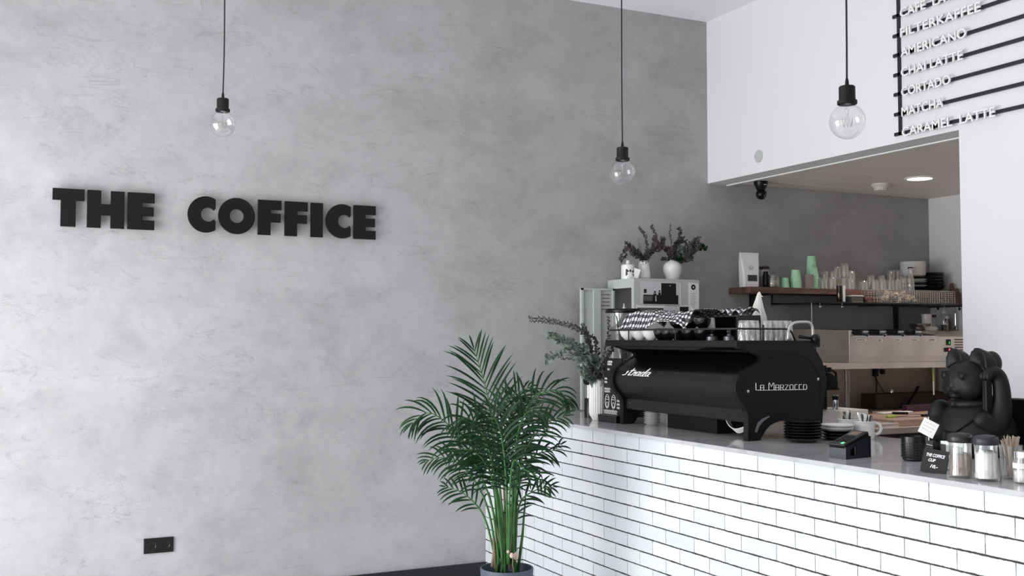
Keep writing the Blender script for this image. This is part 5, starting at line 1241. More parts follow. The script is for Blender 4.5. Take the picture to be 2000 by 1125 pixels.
bm = new_bm(); box(bm, -0.05, 0.05, -0.047, -0.0455, 0.006, 0.010); to_obj('label_strip', bm, M['label'], t)
for px, y, z_, lb, w_, rot in ((1697, 5.92, 0.0, 'small brown board lying lowest on the rack beside the tub', .13, 0.1), (1697, 5.925, 0.026, 'small brown board lying on another one beside the tub', .15, -0.08)):
    bm = new_bm(); box(bm, -w_/2, w_/2, -0.05, 0.05, 0, 0.024, bev=0.004); o = to_obj('wooden_board', bm, wood('brown board', '6B4A42', '8F6A5F', 1.0)); o.location = (X(px, y), y, RZ-0.006+z_); o.rotation_euler = (0, 0, rot); tag(o, lb, 'board', 'small boards on the rack')
t = thing('wire_basket', 'long shallow wire basket on the rack at the right', 'basket', (6.45, 5.90, RZ)); 
bm = new_bm(); bx0, bx1, by0, by1 = axx(1714, 5.83), axx(1866, 5.83), 5.832, 5.985; hb = 0.098; r_ = 0.0018
n_ = 34
for k in range(n_+1):
    x = bx0+(bx1-bx0)*k/n_
    tube(bm, [(x, by0, RZ+hb), (x, by0, RZ), (x, by1, RZ), (x, by1, RZ+hb)], r_, 4)
for k in range(6):
    y = by0+(by1-by0)*k/5; tube(bm, [(bx0, y, RZ+hb), (bx0, y, RZ), (bx1, y, RZ), (bx1, y, RZ+hb)], r_, 4)
for k in range(7):
    z_ = RZ+hb*k/6; rr = 0.0024 if k == 6 else r_
    tube(bm, [(bx0, by0, z_), (bx1, by0, z_), (bx1, by1, z_), (bx0, by1, z_), (bx0, by0, z_)], rr, 4)
wp('wire_mesh', bm, M['wire'], t)
random.seed(21)
for k in range(9):
    px = 1727+k*7.0; bm = new_bm(); q_ = bmesh.ops.create_icosphere(bm, subdivisions=3, radius=1.0)
    for v in q_['verts']:
        n_ = noise.noise(v.co*2.2+Vector((k*7, 0, 0)))*0.6+noise.noise(v.co*5+Vector((k, 3, 0)))*0.35
        v.co = v.co*(1+n_); v.co = Vector((v.co.x*0.030, v.co.y*0.026, v.co.z*0.020))
    o = to_obj('paper_wrap', bm, M['croissant']); zz = 0.034+(0.026 if k in (1, 2, 3, 5) else 0.0)+0.004*(k % 2)
    o.location = (axx(px, 5.905), 5.905+0.01*math.sin(k*2), RZ+zz); o.rotation_euler = (k, k*2, k*.5); tag(o, 'crumpled pale paper wrap heaped in the left half of the wire basket', 'paper wrap', 'crumpled wraps in the wire basket')
for k, (px, w_, h_, y) in enumerate(((1861, 0.085, 0.178, 6.04), (1875, 0.07, 0.135, 5.955))):
    bm = new_bm(); prism(bm, [(-w_/2, 0), (w_/2, 0), (w_/2, h_*.66), (w_*.22, h_*.76), (w_*.2, h_*.97), (w_*.12, h_), (-w_*.12, h_), (-w_*.2, h_*.97), (-w_*.22, h_*.76), (-w_/2, h_*.66)], 'Y', -0.007, 0.007, bev=0.002)
    o = to_obj('paddle_board', bm, M['boardd']); o.location = (min(X(px, y), 6.925-w_/2), y-0.0 if k else 5.998, RZ-0.003+(0.0 if k else 0.0)); tag(o, ('upright paddle-shaped wooden board leaning behind the wire basket', 'smaller paddle-shaped wooden board at the right end of the rack')[k], 'board', 'paddle boards')

# ============================================================ COLD COUNTER UNIT
SX0, SX1, SF = 5.352, 6.93, 5.55
t = thing('chilled_prep_unit', 'brushed steel chilled topping unit with five dark lids and small white labels', 'prep unit', (6.1, 5.8, 1.37))
bm = new_bm(); prism(bm, [(SF, 1.372), (SF, 1.552), (5.70, 1.575), (6.0, 1.600), (6.25, 1.600), (6.25, 1.372)], 'X', SX0+0.03, SX1) if False else None
bm = new_bm()
prof_ = [(SF, 1.412), (SF, 1.553), (5.92, 1.600), (6.25, 1.602), (6.25, 1.372), (SF+0.03, 1.372), (SF+0.03, 1.412)]
prism(bm, prof_, 'X', SX0+0.02, SX1, bev=0.0)
wp('body', bm, M['steel'], t)
bm = new_bm(); prism(bm, [(SF-0.004, 1.372), (SF-0.004, 1.598), (5.92, 1.606), (6.25, 1.606), (6.25, 1.372)], 'X', SX0, SX0+0.02, bev=0.002); wp('end_panel', bm, M['steel'], t)
bm = new_bm(); lathe(bm, [(0, .002), (0.004, .002), (0.004, 0), (0, 0)], 8, M=Matrix.Translation((SX0, 5.80, 1.49)) @ Matrix.Rotation(-PI/2, 4, 'Y')); wp('rivet', bm, M['black'], t)
lids = [(1663, 1692), (1694, 1726), (1728, 1761), (1764, 1796), (1798, 1831)]
labels_ = [(1671, 1691), (1713, 1723), (1745, 1760), (1778, 1794), (1811, 1827)]
al = math.atan2(0.047, 0.37)
def onlid(x0, x1, d0, d1, w0, w1, bm, bev=0):
    Ms = Matrix.Translation((0, SF, 1.553)) @ Matrix.Rotation(al, 4, 'X'); box(bm, x0, x1, d0, d1, w0, w1, bev=bev, M=Ms)
for (a, b), (c_, d_) in zip(lids, labels_):
    x0, x1 = axx(a, SF), axx(b, SF)
    bm = new_bm(); onlid(x0+0.004, x1-0.004, 0.012, 0.36, 0.0, 0.010, bm, 0.002); ld = wp('pan_lid', bm, M['acryl'], t)
    bm = new_bm(); onlid(x0+0.002, x1-0.002, 0.0, 0.012, 0.0, 0.007, bm); onlid(x0+0.004, x0+0.012, 0.0, 0.33, 0.010, 0.016, bm); onlid((x0+x1)/2-0.03, (x0+x1)/2+0.03, 0.10, 0.14, 0.010, 0.030, bm, 0.004)
    wp('lid_handle', bm, M['chrome'], ld)
    bm = new_bm(); box(bm, axx(c_, SF), axx(d_, SF), SF-0.0015, SF, 1.522, 1.538); lb_ = wp('label_tag', bm, M['label'], t)
    bm = new_bm(); xa, xb_ = axx(c_, SF)+0.01, axx(d_, SF)-0.01; n_ = int((xb_-xa)/0.008)
    for k in range(n_): box(bm, xa+k*0.008, xa+k*0.008+0.0055, SF-0.0022, SF-0.0014, 1.527, 1.533)
    wp('label_print', bm, M['photo_m'], lb_)
x = axx(1851, SF); bm = new_bm(); box(bm, x-0.022, x+0.022, SF-0.006, SF, 1.490, 1.534, bev=0.004); sw = wp('switch', bm, M['acryl'], t)
bm = new_bm(); box(bm, x-0.001, x+0.009, SF-0.0075, SF-0.005, 1.499, 1.518); wp('green_light', bm, M['screen_g'], sw)
x = axx(1850, SF); bm = new_bm(); box(bm, x-0.040, x+0.042, SF-0.006, SF, 1.442, 1.472, bev=0.004); sw = wp('thermostat', bm, M['acryl'], t)
bm = new_bm(); box(bm, x+0.002, x+0.020, SF-0.0075, SF-0.005, 1.449, 1.465); wp('red_display', bm, M['screen_r'], sw)
bm = new_bm(); xv = axx(1863, SF)
for k in range(7):
    z_ = 1.535-0.019*k
    for q in range(12): box(bm, xv+0.0135*q, xv+0.0135*q+0.011, SF-0.0015, SF+0.001, z_-0.0075, z_) if xv+0.0135*q+0.011 < SX1-0.01 else None
wp('vent_slots', bm, pmat('vent shadow grey', '3B3330', 0.6), t)

def kthing(name, label, cat, px, y, z): return thing(name, label, cat, (axx(px, y), y, z))
# stand
t = thing('steel_stand', 'stainless steel over-shelf with tubular legs carrying the chilled unit', 'stand', (6.0, 5.8, 1.0))
bm = new_bm(); box(bm, 5.02, 6.93, 5.545, 6.25, 1.328, 1.371, bev=0.003); wp('top', bm, M['steel'], t)
xl = axx(1659.5, 5.53)
for x, y in ((xl, 5.565), (6.90, 5.565), (xl, 6.2), (6.90, 6.2), (5.04, 6.2)):
    bm = new_bm(); lathe(bm, [(0, 1.001), (0.016, 1.001), (0.016, 1.33), (0, 1.33)], 24, c=(x, y, 0)); wp('leg', bm, M['steelz'], t, smooth=True, auto=40)
# splashback (tile sheet on the wall)
bm = new_bm(); box(bm, 4.7, 6.935, D-0.006, D-0.0005, 1.0, 1.335); o = to_obj('splashback', bm, M['tilesk']); tag(o, 'brownish grey splashback behind the steel stand', 'splashback')
# kitchen cabinets and worktop
t = thing('kitchen_cabinet', 'steel fronted kitchen base unit below the chopping boards', 'cabinet', (5.7, 5.5, 0))
wbox('body', (4.50, 6.935, 4.80, 6.262, 0.007, 0.960), pmat('dark grey cabinet', '4A4744', 0.5), t)
for k in range(4): wbox('cabinet_door', (4.52+0.60*k, 5.10+0.60*k, 4.782, 4.80, 0.10, 0.93), M['steel'], t, bev=0.002)
wbox('steel_top', (4.48, 6.935, 4.76, 6.262, 0.960, 0.999), M['steel'], t, bev=0.003)
KZ = 0.9995
def board(name, label, px, y, w_, d_, h_, z, mat, rz=0.0, cat='chopping board'):
    bm = new_bm(); box(bm, -w_/2, w_/2, -d_/2, d_/2, 0, h_, bev=0.004); o = to_obj(name, bm, mat); o.location = (axx(px, y), y, z); o.rotation_euler = (0, 0, rz); tag(o, label, cat); return o
board('chopping_board', 'large pale wooden chopping board on the kitchen worktop', 1768, 5.05, 0.74, 0.46, 0.040, KZ, M['boardw'], 0.03)
board('steel_tray', 'low steel tray with a folded rim left of the wooden chopping board', 1690, 4.95, 0.20, 0.32, 0.024, KZ, M['steel'], 0.05, 'tray')
board('chopping_board', 'second pale board lying behind the large chopping board', 1790, 5.42, 0.62, 0.24, 0.030, KZ, M['boardw'], -0.02)
BZ = KZ+0.0405
# knives and peeler
def knife(px, y, z, rz, hm, label, L_=0.15, H_=0.11):
    t = thing('kitchen_knife', label, 'knife', (axx(px, y), y, z), rz)
    bm = new_bm(); prism(bm, [(-L_, 0.012), (-L_*.75, -0.014), (0, -0.018), (0, 0.016)], 'Z', 0, 0.002); to_obj('blade', bm, M['chrome'], t)
    bm = new_bm(); box(bm, 0, H_, -0.011, 0.011, 0, 0.016, bev=0.004); to_obj('handle', bm, hm, t)
knife(1797, 4.93, BZ, 0.03, M['acryl'], 'knife with a black handle lying on the chopping board beside the white card', 0.12, 0.11)
knife(1745, 4.98, BZ, 3.3, M['limeg'], 'knife with a lime green handle on the chopping board', 0.13, 0.09)
knife(1770, 5.12, BZ+0.0, 2.5, M['acryl'], 'black handled knife lying across the middle of the chopping board', 0.12, 0.10)
board('paper_sheet', 'crumpled white greaseproof sheet behind the knives', 1745, 5.24, 0.30, 0.05, 0.010, BZ, M['paper'], 0.06, 'paper')
board('cling_film_box', 'long plum coloured carton lying behind the chopping board', 1802, 5.43, 0.40, 0.045, 0.045, KZ+0.0305, M['purple'], 0.03, 'carton')
board('white_box', 'light rectangular appliance box behind the enamel mugs', 1636, 5.02, 0.23, 0.26, 0.105, KZ, M['smoke'], 0.0, 'box')
WZ = KZ+0.1055
o = board('paper_sheet', 'curled white sheet lying on the light box next to the black brewer', 1640, 4.99, 0.13, 0.13, 0.004, WZ, M['paper'], 0.3, 'paper')
t = thing('coffee_brewer', 'black coffee brewer on the light box, partly hidden by the espresso machine', 'coffee brewer', (axx(1612, 5.06), 5.06, WZ))
bm = new_bm(); box(bm, -0.085, -0.045, -0.055, 0.055, 0, 0.27, bev=0.004); to_obj('column', bm, M['acryl'], t)
bm = new_bm(); prism(bm, [(-0.09, 0.115), (0.058, 0.115), (0.058, 0.125), (0.040, 0.128), (0.040, 0.185), (0.020, 0.205), (-0.02, 0.225), (-0.09, 0.23)], 'Y', -0.055, 0.055, bev=0.004); to_obj('brew_head', bm, M['acryl'], t)
bm = new_bm(); tube(bm, [(-0.02, -0.03, 0.235), (0.02, -0.03, 0.238), (0.050, -0.03, 0.222), (0.058, -0.03, 0.16)], 0.008, 8); box(bm, -0.05, 0.0, -0.05, 0.02, 0.228, 0.258, bev=0.005); to_obj('handle', bm, M['acryl'], t)
for px, mt, lb in ((1619, M['chrome'], 'small steel canister under the coffee brewer'), (1629, M['acryl'], 'small black canister right of the steel canister under the brewer')):
    t = thing('small_canister', lb, 'canister', (axx(px, 5.00), 4.955 if px == 1619 else 5.0, WZ+(0.0045 if px > 1620 else 0)))
    bm = new_bm(); lathe(bm, [(0, 0), (0.017, 0), (0.017, 0.055), (0.014, 0.060), (0, 0.060)], 20); to_obj('body', bm, mt, t, smooth=True, auto=40)
    bm = new_bm(); lathe(bm, [(0.0145, 0.060), (0.018, 0.066), (0.018, 0.082), (0, 0.086)], 20); to_obj('lid', bm, M['acryl'] if mt is M['chrome'] else M['chrome'], t, smooth=True, auto=40)
# dark box and clutter at the wall
o = board('dark_crate', 'long dark timber crate against the splashback under the steel stand', 1768, 6.10, 0.80, 0.16, 0.115, KZ, M['darkwood'], 0, 'crate')
t = thing('spatula', 'black spatula sticking up from the dark crate', 'spatula', (axx(1775, 5.98), 5.985, KZ+0.004)); bm = new_bm(); tube(bm, [(-0.04, 0, 0.0), (0.09, -0.005, 0.165)], [0.019, 0.016], 8, flat=.5); to_obj('handle', bm, M['acryl'], t)
lathe_thing('small_shaker', 'tiny shaker standing on the dark crate', 'shaker', (axx(1739, 6.08), 6.08, KZ+0.1155), [(0, 0), (0.014, 0), (0.015, 0.02), (0.010, 0.03), (0, 0.032)], M['chrome'], seg=16)
t = thing('wall_plug', 'black plug with its cord on the splashback under the steel stand', 'plug', (axx(1706, D-.01), D-0.006, 1.27))
bm = new_bm(); box(bm, -0.022, 0.022, -0.03, 0, -0.03, 0.035, bev=0.006); to_obj('plug_body', bm, M['acryl'], t)
bm = new_bm(); tube(bm, spline([(0, -0.015, -0.03), (0.006, -0.02, -0.09), (0.0, -0.02, -0.18), (0.004, -0.02, -0.264)], 5), 0.0055, 6); tube(bm, spline([(0, -0.015, -0.02), (0.03, -0.012, -0.08), (0.09, -0.012, -0.16)], 4), 0.003, 5); to_obj('cord', bm, M['acryl'], t, smooth=True)
t = thing('wall_plug', 'small black plug right of the corded plug on the splashback', 'plug', (axx(1720, D-.01), D-0.006, 1.275)); bm = new_bm(); box(bm, -0.016, 0.016, -0.03, 0, -0.02, 0.02, bev=0.006); to_obj('plug_body', bm, M['acryl'], t)
t = thing('hanging_thermometer', 'thin pale green rod hanging from the right part of the steel stand', 'rod', (axx(1820, 5.60), 5.60, 1.327)); bm = new_bm(); tube(bm, [(0, 0, 0), (0.002, 0, -0.10)], 0.006, 8); to_obj('upper_rod', bm, M['limeg'], t); bm = new_bm(); tube(bm, [(0.002, 0, -0.10), (0.004, 0, -0.20)], 0.005, 8); to_obj('lower_rod', bm, M['whitemetal'], t)

# on top of the chilled unit at the right
TZ2 = 1.6025
def tz(y): return TZ2 if y > 5.92 else 1.553+(y-5.55)*0.127
t = thing('metal_bowl', 'wide steel bowl behind the lids of the chilled unit', 'bowl', (axx(1816, 6.02)-0.06, 6.07, TZ2)); bm = new_bm(); lathe(bm, bowl_prof(0.085, 0.055, 0.003), 36); to_obj('body', bm, M['chrome'], t, smooth=True, auto=50)
bm = new_bm(); lathe(bm, [(0, 0), (.04, 0), (.05, .015), (.035, .03), (.01, .034), (0, .033)], 9); o = to_obj('plastic_bag', bm, M['cloth']); o.location = (axx(1818, 5.97), 5.965, TZ2); tag(o, 'pale crumpled bag between the steel bowl and the white tub', 'bag')
t = thing('white_tub', 'tall white tub with a round dark emblem on the chilled unit', 'tub', (6.655, 6.05, TZ2)); bm = new_bm(); lathe(bm, [(0, 0), (0.036, 0), (0.037, 0.003), (0.039, 0.118), (0.041, 0.119), (0.041, 0.129), (0, 0.131)], 32); to_obj('body', bm, M['porcelain'], t, smooth=True, auto=40)
bm = new_bm(); vs_ = [bm.verts.new((0.0395*math.sin(.55+.36*math.cos(k*PI/8)), -0.0395*math.cos(.55+.36*math.cos(k*PI/8)), 0.094+0.010*math.sin(k*PI/8))) for k in range(16)]; bm.faces.new(vs_); vs_ = [bm.verts.new((0.0392*math.sin(.5+.5*math.cos(k*PI/4)), -0.0392*math.cos(.5+.5*math.cos(k*PI/4)), 0.026+0.014*math.sin(k*PI/4))) for k in range(8)]; bm.faces.new(vs_); to_obj('printed_emblem', bm, M['purple'], t)
t = thing('lidded_jar', 'glass jar with a plum lid right of the white tub', 'jar', (6.735, 6.07, TZ2)); bm = new_bm(); lathe(bm, [(0, 0), (0.030, 0), (0.030, 0.105), (0.028, 0.108)], 24); to_obj('jar_glass', bm, M['jarglass'], t, smooth=True, auto=40)
bm = new_bm(); lathe(bm, [(0, .106), (0.033, .106), (0.033, .124), (0, .126)], 24); to_obj('lid', bm, M['purple'], t, smooth=True, auto=40); bm = new_bm(); lathe(bm, [(0, .001), (0.026, .001), (0.026, .03), (0, .032)], 16); to_obj('contents', bm, M['paper'], t)
t = thing('squeeze_bottle', 'squeeze bottle with a tall pale cone nozzle on the chilled unit', 'bottle', (6.795, 6.00, TZ2)); bm = new_bm(); lathe(bm, [(0, 0), (0.027, 0), (0.028, 0.004), (0.028, 0.115), (0.024, 0.13), (0.018, 0.135)], 24); to_obj('body', bm, M['jarglass'], t, smooth=True, auto=40)
bm = new_bm(); lathe(bm, [(0, .135), (0.028, .135), (0.026, .145), (0.003, .189), (0, .190)], 20); to_obj('cone_nozzle', bm, M['smoke'], t, smooth=True, auto=40); bm = new_bm(); lathe(bm, [(0, .001), (0.025, .001), (0.025, .045), (0, .046)], 16); to_obj('contents', bm, M['beans'], t)
t = thing('sauce_bottle', 'dark sauce bottle with a white cap at the right end of the chilled unit', 'bottle', (6.855, 6.03, TZ2)); bm = new_bm(); lathe(bm, [(0, 0), (0.025, 0), (0.026, 0.004), (0.026, 0.07), (0.018, 0.09), (0.016, 0.095), (0, .096)], 24); to_obj('body', bm, M['brownglass'], t, smooth=True, auto=40)
bm = new_bm(); lathe(bm, [(0, .095), (0.017, .095), (0.017, .115), (0, .117)], 20); to_obj('cap', bm, M['porcelain'], t); bm = new_bm(); lathe(bm, [(0.0264, .028), (0.0264, .048)], 24); to_obj('label_band', bm, pmat('muted red label', '6A3A40', 0.6), t)
t = thing('whisk', 'small steel whisk standing at the end wall on the chilled unit', 'whisk', (6.90, 5.985, TZ2)); bm = new_bm(); tube(bm, [(0, 0, 0.03), (0, 0, 0.135)], 0.0045, 8); to_obj('handle', bm, M['chrome'], t); bm = new_bm(); ellipsoid(bm, (0, 0, 0.018), (0.012, 0.012, 0.018), u=12, v=8); to_obj('whisk_head', bm, M['chrome'], t)
# ============================================================ BLACK CASE AND LUCKY CAT
RV = Vector((math.cos(YAW), -math.sin(YAW), 0)); FV = Vector((math.sin(YAW), math.cos(YAW), 0))
o = boxo('black_case', (3.915, 3.995, 2.35, 3.16, CT, CT+0.232), M['machflat'], bev=0.006); tag(o, 'large black rectangular case behind the black cat figure', 'case')
cat = thing('beckoning_cat', 'matt black beckoning cat figure with a raised paw on the counter', 'figurine', (3.715, 3.155, CT), -YAW)
# local axes: x = to the right of the picture, y = away from the viewer
F_ = Vector((-0.951, -0.309, 0)); S_ = Vector((0.309, -0.951, 0))      # the way it faces, its left-hand side
def cl(f, s, z): return F_*f+S_*s+Vector((0, 0, z))
RF = Matrix((F_, S_, Vector((0, 0, 1)))).transposed().to_4x4()     # f,s,z -> local
def remeshed(name, bm, mat, parent, vox, smooth=6):
    me = bpy.data.meshes.new('tmp'); bm.to_mesh(me); bm.free(); ob = bpy.data.objects.new('tmp', me); COL.objects.link(ob)
    md = ob.modifiers.new('r', 'REMESH'); md.mode = 'VOXEL'; md.voxel_size = vox; md.use_smooth_shade = True
    ms = ob.modifiers.new('s', 'SMOOTH'); ms.iterations = smooth; ms.factor = 0.6
    bpy.context.view_layer.update(); dg = bpy.context.evaluated_depsgraph_get(); m2 = bpy.data.meshes.new_from_object(ob.evaluated_get(dg))
    bpy.data.objects.remove(ob, do_unlink=True); m2.name = name; m2.materials.clear(); m2.materials.append(mat)
    for p in m2.polygons: p.use_smooth = True
    o = bpy.data.objects.new(name, m2); COL.objects.link(o); o.parent = parent; return o
def ball(bm, f, s, z, rf, rs, rz_, rot=None, u=28, v=18):
    Mx = RF.to_3x3() if rot is None else RF.to_3x3() @ rot.to_3x3()
    ellipsoid(bm, cl(f, s, z), (rf, rs, rz_), M=Mx, u=u, v=v)
bm = new_bm()
# seated body: base, belly, chest
lathe(bm, [(0, 0), (0.135, 0), (0.150, 0.012), (0.160, 0.050), (0.160, 0.095), (0.146, 0.140), (0.118, 0.185), (0.088, 0.218), (0.070, 0.25), (0, 0.26)], 40, c=tuple(cl(-0.035, 0.0, 0)))
ball(bm, -0.06, 0, 0.085, 0.125, 0.150, 0.085)
ball(bm, 0.052, -0.118, 0.150, 0.060, 0.046, 0.078)             # far shoulder
ball(bm, 0.080, -0.105, 0.105, 0.062, 0.044, 0.060)
ball(bm, 0.108, -0.050, 0.092, 0.040, 0.036, 0.046)             # far paw on the chest
for s in (-0.085, 0.090): ball(bm, 0.075, s, 0.035, 0.085, 0.050, 0.036)   # feet
ball(bm, 0.135, -0.088, 0.022, 0.035, 0.034, 0.022); ball(bm, 0.135, 0.088, 0.022, 0.035, 0.034, 0.022)
# head
ball(bm, 0.012, 0.0, 0.309, 0.092, 0.101, 0.083)
ball(bm, 0.030, 0.045, 0.288, 0.062, 0.055, 0.055); ball(bm, 0.030, -0.045, 0.288, 0.062, 0.055, 0.055)
ball(bm, 0.080, 0.016, 0.278, 0.026, 0.026, 0.022); ball(bm, 0.080, -0.016, 0.278, 0.026, 0.026, 0.022)   # muzzle pads
ball(bm, 0.098, 0.0, 0.293, 0.012, 0.011, 0.008)                # nose
ball(bm, 0.076, 0.0, 0.250, 0.022, 0.026, 0.015)                # chin
ball(bm, 0.088, 0.0, 0.322, 0.016, 0.013, 0.030)                # bridge
# ears: deep rounded shells
def ear(s, f, sc_):
    pts = [(-0.052, 0), (-0.050, 0.045), (-0.038, 0.072), (-0.016, 0.087), (0.010, 0.088), (0.034, 0.074), (0.048, 0.046), (0.052, 0)]
    n = len(pts)
    front_ = [bm.verts.new(cl(f+0.022, s+a*sc_, 0.362+b*sc_)) for a, b in pts]
    inner = [bm.verts.new(cl(f+0.020, s+a*sc_*.74, 0.366+b*sc_*.76)) for a, b in pts]
    deep = bm.verts.new(cl(f+0.004, s, 0.390))
    mid = [bm.verts.new(cl(f-0.030, s+a*sc_*1.0, 0.350+b*sc_*.94)) for a, b in pts]
    bk = [bm.verts.new(cl(f-0.062, s+a*sc_*.70, 0.335+b*sc_*.62)) for a, b in pts]
    for r0, r1 in ((front_, inner), (front_, mid), (mid, bk)):
        for i in range(n-1): bm.faces.new((r0[i], r0[i+1], r1[i+1], r1[i]))
    for i in range(n-1): bm.faces.new((inner[i], inner[i+1], deep))
    bm.faces.new(bk); bm.faces.new((front_[0], inner[0], deep, inner[-1], front_[-1], mid[-1], bk[-1], bk[0], mid[0]))
ear(-0.064, 0.004, 1.0); ear(0.056, -0.012, 1.02)
ball(bm, -0.055, 0.066, 0.385, 0.045, 0.036, 0.052)             # thick back of the near ear
ball(bm, -0.046, -0.056, 0.372, 0.034, 0.034, 0.040)
for vv in bm.verts: vv.co.z = max(vv.co.z, 0.0)
body = remeshed('body', bm, M['catb'], cat, 0.0045, 5)
bm = new_bm()
for s in (-0.050, 0.050):
    ball(bm, 0.086, s, 0.333, 0.010, 0.017, 0.015, u=16, v=10)
to_obj('eye', bm, M['catb'], cat, smooth=True)
bm = new_bm()
for s in (-0.050, 0.050):
    pts = [cl(0.088-0.1*abs(0.020*math.cos(a)+0.0)*.3, s+0.021*math.cos(a), 0.333+0.017*math.sin(a)) for a in [k*PI/8 for k in range(17)]]; tube(bm, pts, 0.0022, 6)
tube(bm, spline([cl(0.106, -0.030, 0.268), cl(0.113, -0.014, 0.260), cl(0.110, 0, 0.270), cl(0.113, 0.014, 0.260), cl(0.106, 0.030, 0.268)], 4), 0.0018, 6)
to_obj('face_lines', bm, M['catb'], cat, smooth=True)
# collar and bib
bm = new_bm(); pts = []
for k in range(33):
    a = 2*PI*k/32; pts.append(cl(-0.012+0.085*math.cos(a), 0.087*math.sin(a), 0.222-0.008*math.cos(a)))
tube(bm, pts, 0.0125, 10, flat=1.2); to_obj('collar', bm, M['catb'], cat, smooth=True)
bm = new_bm(); rows_ = []
for i in range(9):
    t_ = i/8; row = []
    for j in range(13):
        a = -1.15+2.3*j/12; w_ = (1-t_*0.85); aa = a*w_+0.12
        z = 0.215-0.115*t_; prf = [(0.085, 0.218), (0.118, 0.185), (0.146, 0.140), (0.162, 0.095)]
        rr = 0.0
        for (r0, z0), (r1, z1) in zip(prf, prf[1:]):
            if z1 <= z <= z0 or (z < prf[-1][1] and z1 == prf[-1][1]): rr = r0+(r1-r0)*(z0-z)/(z0-z1)
        rr = max(rr, 0.085)+0.006
        row.append(bm.verts.new(cl(-0.035+rr*math.cos(aa), rr*math.sin(aa), z)))
    rows_.append(row)
for a, b in zip(rows_, rows_[1:]):
    for j in range(12): bm.faces.new((a[j], a[j+1], b[j+1], b[j]))
o = to_obj('bib', bm, M['catb'], cat, smooth=True); md = o.modifiers.new('t', 'SOLIDIFY'); md.thickness = 0.006; md.offset = 0
# raised arm (pivoting part)
bm = new_bm()
path = [(0.030, 0.105, 0.150, .048), (0.0, 0.118, 0.130, .052), (-0.025, 0.124, 0.140, .054), (-0.042, 0.126, 0.175, .048), (-0.050, 0.126, 0.225, .041), (-0.050, 0.125, 0.275, .038), (-0.044, 0.124, 0.315, .035), (-0.032, 0.122, 0.340, .032), (-0.010, 0.120, 0.349, .029), (0.012, 0.118, 0.340, .025)]
P_ = spline([Vector(p[:3]) for p in path], 5); R_s = spline([Vector((p[3], 0, 0)) for p in path], 5)
for p, r_ in zip(P_, R_s): ellipsoid(bm, cl(p.x, p.y, p.z), (r_.x*0.92,)*3, u=16, v=10)
for d_ in (-0.018, 0.0, 0.018): ball(bm, 0.024, 0.118+d_, 0.333, 0.014, 0.0105, 0.019, u=14, v=10)
remeshed('raised_arm', bm, M['catb'], cat, 0.0042, 4)
bm = new_bm(); Mb = RF @ Matrix.Translation((0.008, 0.108, 0.240)); box(bm, -0.016, 0.016, -0.013, 0.013, -0.080, 0.085, bev=0.004, M=Mb); to_obj('arm_bracket', bm, M['catb'], cat)

# small spiky plant on the black case
t = thing('spiky_plant', 'small dark spiky plant at the right edge of the picture', 'plant', (3.955, 2.80, CT+0.2325))
bm = new_bm(); lathe(bm, [(0, 0), (0.035, 0), (0.045, 0.06), (0.041, 0.06), (0.036, 0.045), (0, 0.045)], 24); to_obj('pot', bm, M['machflat'], t, smooth=True, auto=40)
for k in range(11):
    a = 2*PI*k/11+0.3; L_ = 0.15; bm = new_bm(); pts = []
    el = 0.55+0.5*(k % 3)/2
    for q in range(6):
        f = q/5; pts.append((math.cos(a)*L_*f*math.cos(el), math.sin(a)*L_*f*math.cos(el), 0.045+L_*f*math.sin(el)-0.01*f*f))
    tube(bm, pts, [0.006, 0.007, 0.006, 0.005, 0.003, 0.0008], 6, flat=.35); to_obj('leaf', bm, M['leaf'], t)

# ============================================================ PALM
POT = Vector((2.351, 4.817, 0)); K = 0.00257
t = thing('potted_palm', 'tall areca palm in a slate blue pot on the floor before the tiled counter', 'potted palm', tuple(POT), -YAW)
bm = new_bm(); lathe(bm, [(0, 0), (0.100, 0), (0.104, 0.006), (0.132, 0.36), (0.134, 0.392), (0.132, 0.396), (0.127, 0.396), (0.125, 0.36), (0.122, 0.33), (0, 0.32)], 64); to_obj('pot', bm, M['pot'], t, smooth=True, auto=50)
bm = new_bm(); q_ = bmesh.ops.create_grid(bm, x_segments=24, y_segments=24, size=0.121)
for v in list(bm.verts):
    if (v.co.x**2+v.co.y**2)**.5 > 0.1215: bm.verts.remove(v)
for v in bm.verts: v.co.z = 0.350+0.010*noise.noise(v.co*40)
to_obj('soil', bm, M['soil'], t)
def pp(px, py, d=0.0):
    dep = 1+d/5.28      # keeps the silhouette while the frond really stands nearer or farther
    return Vector(((px-990)*K*dep, d, CAM_H-(py-657)*K*dep))
